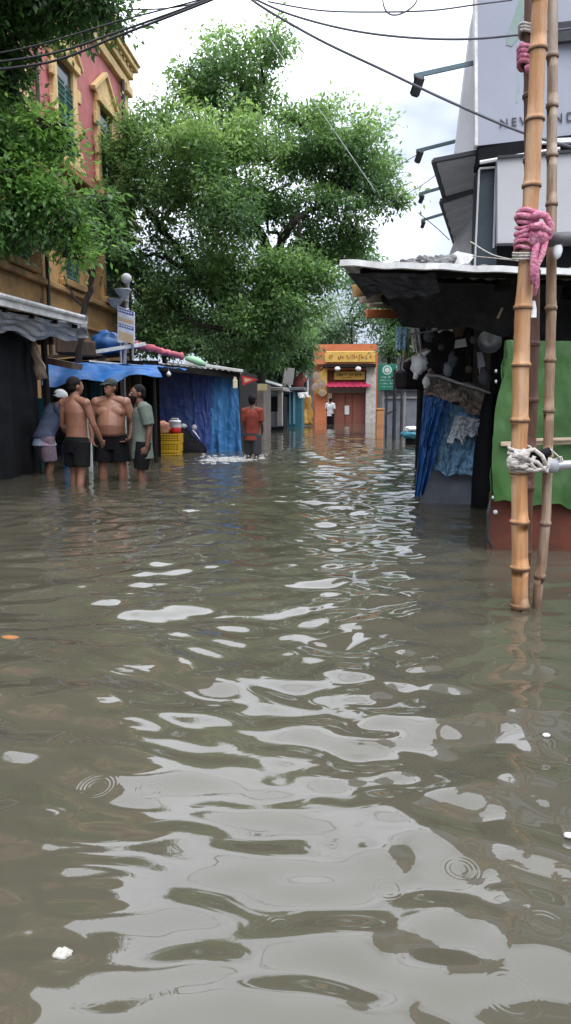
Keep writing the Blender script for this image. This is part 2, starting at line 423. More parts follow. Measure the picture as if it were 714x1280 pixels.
# ---------------------------------------------------------------- colonial building on the left
M_pinkwall = mat('pink_limewash', (.5, .17, .17), (.4, .12, .12), rough=.85, scale=1.5, dirt=(.22, .1, .09), dirt_amt=.5, dscale=.9)
M_ywall = mat('yellow_limewash', (.66, .48, .24), (.52, .35, .15), rough=.85, scale=1.5, dirt=(.25, .15, .08), dirt_amt=.6, dscale=1.2)
M_ochre = mat('stained_ochre_wall', (.38, .23, .09), (.24, .14, .06), rough=.9, scale=1.2, dirt=(.07, .05, .035), dirt_amt=.85, dscale=.8)
M_shutter = mat('green_shutter_paint', (.06, .16, .13), (.04, .1, .09), rough=.6, bump=.6, wave=('Z', 6, 0))
M_glass = mat('dark_window_glass', (.02, .03, .035), rough=.1, bump=0, spec=.6)
FX = -7.5
def colonial():
    t = thing('colonial_building', 'old pink and yellow building with green shutters behind the left stalls', 'building', (FX, 16, -.35))
    y0, y1 = 4.0, 25.9
    MB().box((FX - 4, (y0 + y1) / 2, 3.2), (8, y1 - y0, 7.1)).build('lower_wall', M_ochre, t, label='stained ochre lower wall')
    MB().box((FX - 4, (y0 + y1) / 2, 9.65), (8 - .04, y1 - y0 - .04, 5.8)).build('upper_wall', M_pinkwall, t, label='pink upper wall')
    for z, h, d in ((4.0, .16, .16), (6.55, .2, .3), (6.95, .14, .45), (3.2, .08, .1), (5.95, .1, .12)):
        m = MB(); m.box((FX + d / 2 - .05, (y0 + y1) / 2, z), (d + .1, y1 - y0 + .1, h), bev=.03)
        m.build('string_course', M_ochre, t)
    c = MB()
    for z, h, d in ((11.55, .3, .12), (11.88, .22, .22), (12.12, .16, .36), (12.26, .08, .42)):
        c.box((FX - 4 + d / 2, (y0 + y1) / 2 + d / 2, z), (8 + d, y1 - y0 + d, h), bev=.02)
    for k in range(56):
        c.box((FX + .12, y0 + .3 + k * .39, 11.98), (.3, .12, .1))
    c.build('cornice', M_ywall, t)
    p = MB(); p.box((FX - .3, (y0 + y1) / 2, 12.75), (.4, y1 - y0 - .3, .9)); p.box((FX - .3, 20.2, 13.6), (.5, 3.4, 1.0), bev=.04)
    p.box((FX - .3, (y0 + y1) / 2, 13.24), (.6, y1 - y0 - .2, .12)); p.build('parapet', M_ywall, t)
    for y in (11.0, 17.5, 25.65):
        w = .55 if y < 25 else .45
        q = MB(); q.box((FX + .03, y, 9.3), (.12, w, 4.7), bev=.02)
        for z in (7.3, 11.3): q.box((FX + .1, y, z), (.26, w + .16, .3), bev=.03)
        q.build('pilaster', M_ywall, t)
    def win(y, z0, z1, w, up):
        f = MB(); o_ = .05
        f.box((FX + o_ / 2, y - w / 2 - .14, (z0 + z1) / 2), (o_ + .1, .28, z1 - z0 + .3), bev=.02)
        f.box((FX + o_ / 2, y + w / 2 + .14, (z0 + z1) / 2), (o_ + .1, .28, z1 - z0 + .3), bev=.02)
        f.box((FX + .1, y, z1 + .16), (.2, w + .6, .22), bev=.02); f.box((FX + .12, y, z0 - .16), (.24, w + .6, .18), bev=.02)
        if up:
            for k in range(6): f.box((FX + .09, y + (-1) ** k * (w / 2 + .36), z0 + .25 + (k // 2) * .8), (.1, .2, .34), bev=.02)
            f.prism([(FX + .02, y - w / 2 - .5, z1 + .32), (FX + .02, y + w / 2 + .5, z1 + .32), (FX + .02, y, z1 + 1.05)], (.08, 0, 0))
            f.bar((FX + .1, y - w / 2 - .6, z1 + .3), (FX + .1, y, z1 + 1.12), .16, .12); f.bar((FX + .1, y + w / 2 + .6, z1 + .3), (FX + .1, y, z1 + 1.12), .16, .12)
        fr = f.build('window_surround', M_ywall if up else M_ochre, t)
        MB().box((FX - .02, y, (z0 + z1) / 2), (.06, w, z1 - z0)).build('glass', M_glass, fr)
        s = MB()
        for sd_ in (-1, 1):
            yc = y + sd_ * w / 4
            s.box((FX + .03, yc, (z0 + z1) / 2 - (.25 if up else 0)), (.05, w / 2 - .03, (z1 - z0) - (.55 if up else .04)), bev=.01)
            for k in range(14):
                zz = z0 + .15 + k * (z1 - z0 - .5) / 14
                s.box((FX + .066, yc, zz), (.03, w / 2 - .16, .05), rot=Matrix.Rotation(.5, 3, 'Y'))
        s.build('shutter', M_shutter, fr)
    for y in (13.6, 20.1, 23.4): win(y, 7.45, 9.75, 1.15, True)
    for y in (10.2, 13.6, 16.8, 20.1, 23.4): win(y, 4.35, 6.2, 1.05, False)
    dp = MB(); dp.tube([(FX + .14, 25.1, -.3), (FX + .14, 25.1, 11.4)], .06); dp.build('drainpipe', M_iron, t)
    MB().tube([(FX + .14, 18.2, -.3), (FX + .14, 18.2, 6.4), (FX + .5, 18.2, 6.8), (FX + .1, 18.2, 7.3), (FX + .1, 18.2, 11.4)], .05).build('drainpipe', M_iron, t)
    # rusty balcony hood
    b = MB(); b.sheet(lambda u, v: (FX + .1 + v * .9, 13.8 + u * 4.4, 4.9 - v * .35 + .015 * math.sin(u * 90)), 90, 3, .02); b.build('window_hood', mat('rusty_hood', (.16, .07, .04), (.08, .04, .03), rough=.8, scale=4), t)
colonial()

# ---------------------------------------------------------------- trees
def leaf_mesh(name, m, tips, size, per, spread, parent, seed=1, tone=None, flat=.35, aspect=.45):
    """tips: array (n,3) twig-end centres, each with a clump of `per` leaves"""
    rg = np.random.default_rng(seed); tips = np.asarray(tips); T = len(tips); N = T * per
    ctr = np.repeat(tips, per, 0); off = rg.normal(0, 1, (N, 3)) * spread * np.array([1, 1, .7])
    p = ctr + off
    d = off / (np.linalg.norm(off, axis=1, keepdims=True) + 1e-6) + rg.normal(0, .6, (N, 3)); d[:, 2] -= .35
    d /= np.linalg.norm(d, axis=1, keepdims=True)
    up = rg.normal(0, flat, (N, 3)) + np.array([0, 0, 1]); s = np.cross(d, up); s /= np.linalg.norm(s, axis=1, keepdims=True) + 1e-6
    nrm = np.cross(s, d)
    L_ = size * rg.uniform(.6, 1.35, (N, 1)); W = L_ * aspect * rg.uniform(.8, 1.2, (N, 1))
    v = np.stack([p, p + d * L_ * .45 + s * W * .5 + nrm * L_ * .06, p + d * L_, p + d * L_ * .45 - s * W * .5 + nrm * L_ * .06], 1).reshape(-1, 3)
    b = np.array(BASE[parent.name]); v = (v - b).astype(np.float32)
    q = np.arange(N)[:, None] * 4
    f = np.concatenate([q + [0, 1, 2], q + [0, 2, 3]], 1).reshape(-1, 3).astype(np.int32)
    me = bpy.data.meshes.new(name); me.vertices.add(len(v)); me.vertices.foreach_set('co', v.ravel())
    me.loops.add(f.size); me.loops.foreach_set('vertex_index', f.ravel())
    me.polygons.add(len(f)); me.polygons.foreach_set('loop_start', np.arange(0, f.size, 3, dtype=np.int32)); me.update(calc_edges=True)
    at_ = me.attributes.new('leaf_tone', 'FLOAT', 'FACE')
    tt = rg.uniform(0, 1, T) * .55 + (tone if tone is not None else 0) if tone is None or np.isscalar(tone) else tone + rg.uniform(-.2, .2, T)
    tt = np.repeat(tt, per) + rg.normal(0, .1, N)
    at_.data.foreach_set('value', np.repeat(np.clip(tt, 0, 1), 2).astype(np.float32))
    me.materials.append(m); o = bpy.data.objects.new(name, me); col.objects.link(o); o.parent = parent; BASE[o.name] = BASE[parent.name]
    return o
def wig(a, b, n, amp, seed):
    a = Vector(a); b = Vector(b); out = []
    for i in range(n + 1):
        t_ = i / n; p = a.lerp(b, t_); k = math.sin(t_ * math.pi) * amp
        out.append(p + Vector((noise.noise((t_ * 3, seed, 0)), noise.noise((t_ * 3, seed, 5)), noise.noise((t_ * 3, seed, 9)))) * k * 2)
    return out
def tree(name, label, base, stems, clumps, leafm, size=.13, per=26, spread=.22, seed=1, barkm=None, group=None, flat=.35, dens=1.0):
    """stems: [(pts, r0, r1)], clumps: [(centre, (rx,ry,rz), ntips, tone, from_point)]"""
    t = thing(name, label, 'tree', base, group); rg = np.random.default_rng(seed)
    tr = MB()
    for pts, r0, r1 in stems:
        pp = []
        for i in range(len(pts) - 1): pp += wig(pts[i], pts[i + 1], 4, .05 * (Vector(pts[i + 1]) - Vector(pts[i])).length, seed + i)[(0 if i == 0 else 1):]
        tr.tube(pp, [r0 + (r1 - r0) * (i / (len(pp) - 1)) ** .8 for i in range(len(pp))], 10)
    tips = []; tones = []
    for ci, (c, rad, n, tone, frm) in enumerate(clumps):
        c = np.array(c); rad = np.array(rad); n = int(n * dens)
        if frm is not None: tr.tube(wig(frm, tuple(c), 6, .4, seed + ci * 3.1), [.09 - .009 * k for k in range(7)], 6)
        subs = rg.normal(0, 1, (max(5, n // 9), 3)); subs /= np.linalg.norm(subs, axis=1, keepdims=True)
        subs = c + subs * rad * rg.uniform(.35, .95, (len(subs), 1)) * np.array([1, 1, 1])
        for s_ in subs:
            tr.tube(wig(tuple(c - rad * np.array([0, 0, .3])), tuple(s_), 4, .25, float(s_[0])), [.035, .028, .02, .013, .006], 4, cap=False)
        k = rg.integers(0, len(subs), n); lp = subs[k] + rg.normal(0, 1, (n, 3)) * rad * .2
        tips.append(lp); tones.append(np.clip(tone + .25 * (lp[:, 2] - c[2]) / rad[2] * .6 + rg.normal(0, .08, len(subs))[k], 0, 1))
    tr.build('trunk', barkm or M_bark, t, smooth=True)
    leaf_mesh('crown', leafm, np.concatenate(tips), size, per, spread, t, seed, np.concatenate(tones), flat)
    return t
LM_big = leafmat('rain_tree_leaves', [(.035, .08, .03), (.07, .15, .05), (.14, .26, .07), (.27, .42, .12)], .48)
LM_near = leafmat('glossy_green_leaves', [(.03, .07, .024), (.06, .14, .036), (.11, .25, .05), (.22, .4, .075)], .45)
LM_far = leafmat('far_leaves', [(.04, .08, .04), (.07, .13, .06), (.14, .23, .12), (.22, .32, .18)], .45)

def PX(px, py, Y, rpx, rpy, ry, n, tone, frm=None):
    p = at(px, py, Y); k = Y / 925.; return (tuple(p), (rpx * k, ry, rpy * k), n, tone, frm)
def big_tree():
    Y = 24.; b = at(322, 530, Y); b.z = -.35
    f1 = at(318, 420, Y); f2 = at(345, 330, Y); f3 = at(300, 260, Y); f4 = at(400, 258, Y); f5 = at(235, 330, Y)
    stems = [([b, at(320, 470, Y), f1, at(326, 370, Y), f2], .36, .2), ([f2, at(325, 290, Y), f3, at(290, 190, Y), at(300, 110, Y)], .19, .04),
             ([f2, at(352, 300, Y - .5), at(372, 272, Y - 1), f4, at(425, 235, Y), at(455, 205, Y)], .16, .03), ([f1, at(290, 395, Y), f5, at(200, 280, Y), at(165, 230, Y)], .2, .04),
             ([at(322, 440, Y), at(345, 400, Y - 1), at(375, 372, Y - 1), at(410, 350, Y - 1)], .13, .03), ([f1, at(270, 410, Y - 1), at(245, 405, Y - 1), at(210, 380, Y - 1)], .12, .03),
             ([at(372, 272, Y - 1), at(380, 310, Y - 1), at(382, 330, Y - 1)], .07, .02)]
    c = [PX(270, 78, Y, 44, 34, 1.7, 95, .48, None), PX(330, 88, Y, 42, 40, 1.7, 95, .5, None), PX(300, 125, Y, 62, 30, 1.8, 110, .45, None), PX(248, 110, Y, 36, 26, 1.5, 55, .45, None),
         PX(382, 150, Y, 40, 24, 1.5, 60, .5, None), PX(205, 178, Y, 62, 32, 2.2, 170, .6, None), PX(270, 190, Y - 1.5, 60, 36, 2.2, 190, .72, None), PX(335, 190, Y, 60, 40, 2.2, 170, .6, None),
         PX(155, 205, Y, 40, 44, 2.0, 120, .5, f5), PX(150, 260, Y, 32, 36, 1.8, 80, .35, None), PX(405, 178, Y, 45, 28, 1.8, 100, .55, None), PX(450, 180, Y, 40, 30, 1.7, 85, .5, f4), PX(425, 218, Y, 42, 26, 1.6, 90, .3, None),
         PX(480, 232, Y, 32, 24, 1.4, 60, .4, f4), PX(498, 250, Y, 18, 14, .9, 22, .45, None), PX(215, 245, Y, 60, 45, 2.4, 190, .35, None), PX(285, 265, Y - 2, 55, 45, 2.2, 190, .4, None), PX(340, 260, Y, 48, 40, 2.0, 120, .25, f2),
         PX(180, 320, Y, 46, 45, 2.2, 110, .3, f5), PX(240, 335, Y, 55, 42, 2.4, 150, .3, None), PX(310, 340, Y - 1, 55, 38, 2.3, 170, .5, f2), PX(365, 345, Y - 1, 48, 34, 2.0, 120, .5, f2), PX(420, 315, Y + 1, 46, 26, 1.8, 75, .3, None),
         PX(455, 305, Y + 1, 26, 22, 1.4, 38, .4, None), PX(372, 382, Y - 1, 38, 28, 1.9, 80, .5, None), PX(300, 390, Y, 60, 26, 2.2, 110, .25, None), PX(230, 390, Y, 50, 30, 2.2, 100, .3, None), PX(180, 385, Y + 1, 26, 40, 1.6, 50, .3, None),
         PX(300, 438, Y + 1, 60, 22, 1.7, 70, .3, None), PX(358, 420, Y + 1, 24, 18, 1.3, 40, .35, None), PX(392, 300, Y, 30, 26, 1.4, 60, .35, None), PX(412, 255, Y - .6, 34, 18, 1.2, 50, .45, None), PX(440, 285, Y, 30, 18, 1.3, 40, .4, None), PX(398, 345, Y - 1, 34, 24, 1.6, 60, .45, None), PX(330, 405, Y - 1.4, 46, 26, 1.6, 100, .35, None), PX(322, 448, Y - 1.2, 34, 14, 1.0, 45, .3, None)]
    tree('rain_tree', 'big spreading green tree in the middle, rising behind the left stalls', b, stems, c, LM_big, size=.15, per=36, spread=.19, seed=3, flat=.6, dens=.92)
big_tree()
def near_tree():
    b = Vector((-7.0, 8.5, -.35)); h = Vector((-6.6, 8.6, 4.0))
    stems = [([b, (-6.9, 8.5, 2), h, (-6.0, 8.6, 6.2), (-4.6, 8.2, 7.2)], .26, .06), ([h, (-5.9, 9.0, 4.3), (-5.0, 9.4, 4.4)], .1, .03),
             ([(-6.0, 8.6, 6.2), (-5.7, 5.5, 6.9), (-5.8, 3.6, 6.8), (-6.0, 2.4, 6.4)], .14, .03), ([(-6.4, 8.6, 5), (-5.6, 6, 5.8), (-5, 4, 6)], .12, .03)]
    c = []
    def P(px, py, Y, rx, rz, ry, n, tone): c.append(PX(px, py, Y, rx, rz, ry, n, tone, None))
    P(15, 0, 9.5, 46, 22, .7, 60, .25); P(70, -10, 9.5, 40, 22, .7, 46, .2); P(128, 2, 9.3, 26, 13, .5, 20, .25); P(4, 45, 9.8, 14, 24, .5, 26, .2); P(92, 22, 9.5, 16, 10, .4, 10, .25)
    P(2, 110, 10, 22, 34, .6, 34, .3); P(38, 168, 9.8, 30, 16, .5, 26, .6); P(8, 190, 9.6, 26, 26, .6, 34, .35); P(62, 158, 9.6, 16, 9, .35, 9, .8); P(78, 186, 9.9, 10, 8, .3, 4, .7)
    P(20, 232, 9.4, 32, 22, .6, 36, .65); P(66, 258, 9.6, 28, 18, .5, 24, .45); P(88, 290, 9.8, 14, 18, .35, 12, .7); P(30, 284, 9.6, 38, 16, .6, 32, .4); P(98, 318, 9.9, 8, 10, .25, 5, .75); P(-30, 280, 9, 34, 50, 1, 50, .35); P(-50, 150, 9, 45, 80, 1.2, 90, .3)
    # the crown goes on over the water, above the picture
    for (x, y, z, r, n) in ((-5.3, 7, 7.6, 1.1, 80), (-5.6, 4.6, 7.0, 1.1, 70), (-6.0, 2.4, 6.3, 1.1, 70), (-6.4, 6.4, 8.1, 1.3, 80)):
        c.append(((x, y, z), (r, r, r * .55), n, .35, None))
    tree('street_tree', 'leafy green tree overhanging at the top left corner of the street', b, stems, c, LM_near, size=.095, per=58, spread=.15, seed=9, flat=.45)
near_tree()
def slim_tree():
    Y = 13.2; b = at(100, 560, Y); b.z = -.35
    stems = [([b, at(98, 440, Y), at(106, 385, Y), at(116, 345, Y), at(122, 300, Y), at(130, 250, Y)], .075, .035), ([at(116, 345, Y), at(96, 318, Y), at(84, 300, Y)], .035, .02), ([at(106, 385, Y), at(92, 372, Y), at(80, 345, Y)], .03, .012)]
    c = [PX(122, 262, Y, 20, 24, .5, 22, .3, None), PX(140, 300, Y, 12, 20, .4, 9, .3, None), PX(82, 298, Y, 12, 12, .4, 8, .5, None)]
    tree('slim_tree', 'thin dark leaning tree stem behind the near left stall roof', b, stems, c, LM_near, size=.14, per=26, spread=.16, seed=12)
slim_tree()
def back_trees():
    specs = [('pale green tree showing beyond the right end of the big tree', 440, 405, 48, [(432, 395, 50, 34, .7), (470, 372, 34, 34, .75), (410, 418, 34, 18, .6), (452, 345, 26, 26, .6), (488, 398, 26, 24, .5)], 105),
             ('dark green tree filling the gap behind the far left stalls', 350, 440, 34, [(352, 445, 36, 24, .15), (328, 452, 34, 20, .2), (368, 440, 12, 20, .25), (300, 455, 30, 18, .15), (362, 418, 26, 20, .4)], 95),
             ('green tree between the old building and the big tree trunk', 205, 400, 32, [(205, 390, 40, 34, .2), (172, 405, 24, 28, .2), (245, 412, 40, 26, .25), (275, 430, 34, 20, .3), (200, 425, 40, 16, .35)], 90),
             ('dark green tree standing behind the green signboard', 485, 420, 36, [(500, 428, 14, 14, .15), (515, 415, 30, 26, .15), (500, 385, 26, 18, .3)], 80)]
    for i, (lab, px, py, Y, cl, n) in enumerate(specs):
        b = at(px, 520, Y); b.z = -.35; top = at(px, py, Y)
        tree('background_tree', lab, b, [([b, (b + top) / 2, top], .22, .06)], [PX(a, c_, Y, r1, r2, 1.8, n, tn, tuple(top)) for a, c_, r1, r2, tn in cl], LM_far if i == 0 else LM_big, size=.24, per=26, spread=.34, seed=20 + i)
back_trees()

# ---------------------------------------------------------------- shop at the end of the street
def marks(m, px0, px1, py, Y, h, n, seed, off=-.02):
    r_ = random.Random(seed); x = px0
    w = (px1 - px0) / n
    for k in range(n):
        if r_.random() < .14: continue
        a = at(px0 + k * w, py, Y); b = at(px0 + (k + .72) * w, py, Y)
        ww = (b - a).length; c = (a + b) / 2; hh = h * r_.uniform(.75, 1.05)
        for q in range(r_.choice((2, 3, 3, 4))):
            ang = r_.choice((0, 0, 1.57, 1.57, .6, -.6, 1.1)) + r_.uniform(-.15, .15); ln = hh * r_.uniform(.3, .75) if abs(ang) > .8 else ww * r_.uniform(.4, .95)
            m.box((c.x + r_.uniform(-.3, .3) * ww, Y + off - .0015 * q, c.z + r_.uniform(-.3, .3) * hh), (ln, .008, hh * .13), Matrix.Rotation(ang, 3, 'Y'))
def rect(m, x0, y0, x1, y1, Y, d=.1, bev=.0, back=True):
    a = at(x0, y0, Y); b = at(x1, y1, Y)
    m.box(((a.x + b.x) / 2, Y + (d / 2 if back else -d / 2), (a.z + b.z) / 2), (abs(b.x - a.x), d, abs(a.z - b.z)), bev=bev); return m
def end_shop():
    Y = 42.; b = at(432, 528, Y); b.z = -.35
    t = thing('corner_shop', 'small orange and yellow shop with closed brown doors at the end of the street', 'shop', b)
    m = MB(); a = at(392, 440, Y); c = at(471, 536, Y); m.box(((a.x + c.x) / 2, Y + 2.6, 2.0), (c.x - a.x, 4.8, 4.7)); m.build('wall', M_orange, t)
    m = MB(); rect(m, 391, 433, 409, 456, Y, .3, .02, False); m.build('side_fascia', M_orange, t)
    w = rect(MB(), 406, 439, 469, 453, Y - .35, .25, .03).build('upper_signboard', M_yellow, t, label='yellow signboard with illegible red lettering')
    m = MB(); marks(m, 411, 465, 446, Y - .35, .3, 19, 3); m.build('lettering', mat('faded_red_lettering', (.32, .1, .03)), w)
    m = MB(); rect(m, 404, 455, 470, 458.5, Y - .9, 1.0); m.build('awning_rim', M_dark, t)
    s2 = rect(MB(), 409, 463, 462, 476, Y - .3, .2, .02).build('lower_signboard', M_rust, t)
    p = rect(MB(), 418, 464.5, 456, 474.5, Y - .34, .03).build('sign_panel', M_yellow, s2)
    m = MB(); marks(m, 421, 453, 468, Y - .345, .2, 10, 5); marks(m, 428, 446, 472, Y - .345, .12, 7, 6); m.build('lettering', M_dark, s2)
    m = MB(); A = at(408, 476, Y - .2); B = at(463, 476, Y - .2); m.sheet(lambda u, v: (A.x + (B.x - A.x) * u, Y - .2 - .5 * v, A.z - .05 - .3 * v + .02 * math.sin(u * 50)), 60, 4, .03); m.build('awning', M_magenta, t)
    rect(MB(), 409, 484, 460, 491, Y - .1, .1).build('shutter_box', mat('shutter_box_grey', (.22, .16, .14), rough=.6), t)
    M_door = mat('brown_door_paint', (.2, .06, .035), (.15, .045, .03), rough=.6, wave=('Z', 10, 0), bump=.4)
    for x0, x1 in ((415, 431), (432, 440), (441, 456)):
        d = rect(MB(), x0, 491.5, x1, 531, Y - .06, .06, .01).build('door_panel', M_door, t)
    rect(MB(), 431, 507, 436.5, 518, Y - .1, .03).build('paper_notice', M_paper, t)
    m = MB(); rect(m, 409.5, 491.5, 414.5, 534, Y - .3, .3, .02); m.build('side_pillar', M_tan, t)
    m = MB(); rect(m, 458, 458, 469, 540, Y - .45, .45, .02); m.build('tiled_pillar', mat('pale_pillar_tiles', (.5, .47, .43), (.3, .27, .25), scale=6), t, label='pale patchy tiled pillar')
    for px in (422, 448):
        c = at(px, 461, Y - .9); q = MB(); q.ball(c, (.16, .12, .12)); q.bar((c.x, c.y + .1, c.z), (c.x, Y - .1, c.z + .15), .04, .04); q.build('lamp', M_white, t, smooth=True)
    # slanted yellow board and clutter on the left jamb
    m = MB(); P = [at(394, 470, Y - .5), at(409, 458, Y - .5), at(409, 492, Y - .5), at(394, 492, Y - .5)]; m.prism(P, (0, .08, 0)); m.build('jamb_board', M_yellow, t)
    m = MB()
    for px, py, r_ in ((396, 470, .22), (401, 480, .26), (394, 484, .2), (403, 491, .2)): m.lathe(at(px, py, Y - .75), [(r_ * .3, -.03), (r_, -.02), (r_, .02), (r_ * .3, .03)], 18, (0, 1, .2))
    m.build('round_trays', M_tan, t)
    rect(MB(), 394, 492, 409, 531, Y - .2, .12).build('lower_jamb', M_orange, t)
    rect(MB(), 400, 430, 468, 439, Y + 1, 4).build('roof', M_dark, t)
end_shop()
def far_block(lab, x0, y0, x1, Y, d, m_, rows, cols, seed):
    a = at(x0, y0, Y); b = at(x1, 530, Y); base = Vector(((a.x + b.x) / 2, Y, -.35))
    t = thing('apartment_block', lab, 'building', base)
    MB().box((base.x, Y + d / 2, (a.z - .35) / 2), (b.x - a.x, d, a.z + .35)).build('wall', m_, t)
    MB().box((base.x, Y + d / 2, a.z + .1), (b.x - a.x + .4, d + .4, .2)).build('roof', M_greymetal, t)
    for r_ in range(rows):
        for c in range(cols):
            x = a.x + (b.x - a.x) * (c + .5) / cols; z = a.z - 1.6 - r_ * 3
            f = MB(); f.box((x, Y - .02, z), (1.3, .1, 1.6), bev=.02); w = f.build('window', M_white, t); MB().box((x, Y - .08, z), (1.0, .02, 1.3)).build('pane', M_glass, w)
far_block('pale grey building just above the roof of the end shop', 404, 414, 440, 58, 8, mat('pale_render', (.45, .45, .43), dirt=(.2, .2, .19), dirt_amt=.5), 1, 1, 1)
far_block('low grey building behind the far left stalls', 285, 455, 392, 50, 8, mat('grey_render', (.22, .22, .2), dirt=(.1, .1, .09), dirt_amt=.6), 1, 3, 2)
far_block('dark tall building on the right beyond the green signboard', 470, 440, 560, 46, 10, mat('dark_render', (.1, .1, .1), dirt=(.05, .05, .05), dirt_amt=.6), 1, 2, 3)

# ---------------------------------------------------------------- left stalls
def V3(*a): return Vector(a)
def post(m, x, y, z1, r=.035): m.tube([(x, y, -.35), (x + .01, y, z1 / 2), (x, y, z1)], r, 7)
def corr(m, A, B, Cc, D, n=60, amp=.012, th=.02):
    """corrugated sheet; ridges run from A-B edge to C-D edge"""
    A, B, Cc, D = map(Vector, (A, B, Cc, D)); nrm = (B - A).cross(Cc - A).normalized()
    m.sheet(lambda u, v: A.lerp(B, u).lerp(Cc.lerp(D, u), v) + nrm * (amp * math.sin(u * n * 2.1) + .03 * noise.noise((u * 4, v * 3, A.x))), n * 2, 5, th); return m
def left_stall_one():
    t = thing('market_stall', 'black shuttered stall with pale tin roof at the left edge', 'stall', (-5.6, 9, -.35), 'stalls along the left side of the street')
    e0 = V3(-4.25, 5.5, 2.22); e1 = V3(-4.3, 11.9, 2.38)
    m = MB(); corr(m, e0, e1, e0 + V3(-3, 0, .55), e1 + V3(-3, 0, .55), 50); m.build('roof', M_tin, t)
    m = MB(); m.bar(e0 + V3(.02, 0, -.02), e1 + V3(.02, 0, -.02), .05, .1); m.tube([e0 + V3(.05, 0, .05), e1 + V3(.05, 0, .05)], .035); m.build('roof_edge', M_tinedge, t)
    m = MB(); cloth(m, e0 + V3(-.1, 1, -.1), e1 + V3(-.06, .2, -.06), e0 + V3(-.35, 1, -.34), e1 + V3(-.2, .3, -.3), 60, 8, 4, .03, 0, 3, wr=.02, hem=.1); m.build('roof_flap', M_greyplastic, t)
    m = MB(); cloth(m, (-4.8, 5, 2.15), (-4.8, 11.2, 2.15), (-4.78, 5, -.2), (-4.78, 11.2, -.2), 60, 12, 9, .03, 0, 5); m.build('front_sheet', M_black, t)
    m = MB(); m.box((-6.1, 11.25, .9), (2.6, .06, 2.6)); m.build('end_wall', M_dark, t)
    m = MB(); post(m, -4.7, 11.35, 2.3, .05); post(m, -4.7, 8, 2.3, .05); post(m, -7.2, 11.7, 2.8, .05)
    for k in range(8): m.bar((-4.3, 6 + k * .82, 2.16 + k * .015), (-7.2, 6 + k * .82, 2.72), .05, .06)
    m.build('frame', M_dark, t)
    m = MB(); m.box((-5.4, 11.75, 2.05), (1.4, .08, .12)); m.box((-4.9, 12.1, 1.75), (.9, .5, .1), Matrix.Rotation(.2, 3, 'Y')); m.build('shelf_board', M_brownwood, t)
left_stall_one()
m = MB(); p = at(47, 430, 11.0)
def hang(m, px, py0, py1, Y, w0, w1, lean=0, d=.05, n=14):
    a = at(px, py0, Y); b = at(px + lean, py1, Y)
    pts = [a.lerp(b, k / 6) for k in range(7)]
    ab = [((w0 + (w1 - w0) * k / 6) * (1 + .18 * math.sin(k * 2.3 + px)), d * (1 + .3 * math.sin(k * 1.9 + px))) for k in range(7)]
    m.loft(pts, ab, (1, 0, 0), n)
    # pleats
    nv = 7 * n
    for i in range(len(m.v) - nv, len(m.v)):
        m.v[i] += Vector((.0, .02 * math.sin(i * 2.4), .012 * noise.noise(m.v[i] * 9)))
    return m
hang(m, 42, 428, 474, 11.0, .05, .1, 11, .04); o = m.build('hanging_cloth', M_tan, base=at(44, 430, 11.0), smooth=True); tag(o, 'tan cloth hanging from the near left stall roof', 'cloth')
def bulb(px, py, Y, lab):
    c = at(px, py, Y); t = thing('hanging_bulb', lab, 'bulb', c, 'unlit bulbs under the near left roof')
    MB().lathe(c, [(.012, .1), (.03, .06), (.055, .0), (.045, -.04), (.015, -.06)], 14).build('glass_bulb', M_white, t, smooth=True)
    m = MB(); m.lathe(c + V3(0, 0, .1), [(.03, 0), (.03, .07), (.015, .09)], 10); m.tube([c + V3(0, 0, .18), c + V3(0.01, 0, .4)], .006, 5); m.build('holder', M_cable, t)
bulb(29, 407, 10.6, 'white bulb nearer the left edge under the near stall roof'); bulb(52, 408, 10.8, 'white bulb just above the tan hanging cloth')

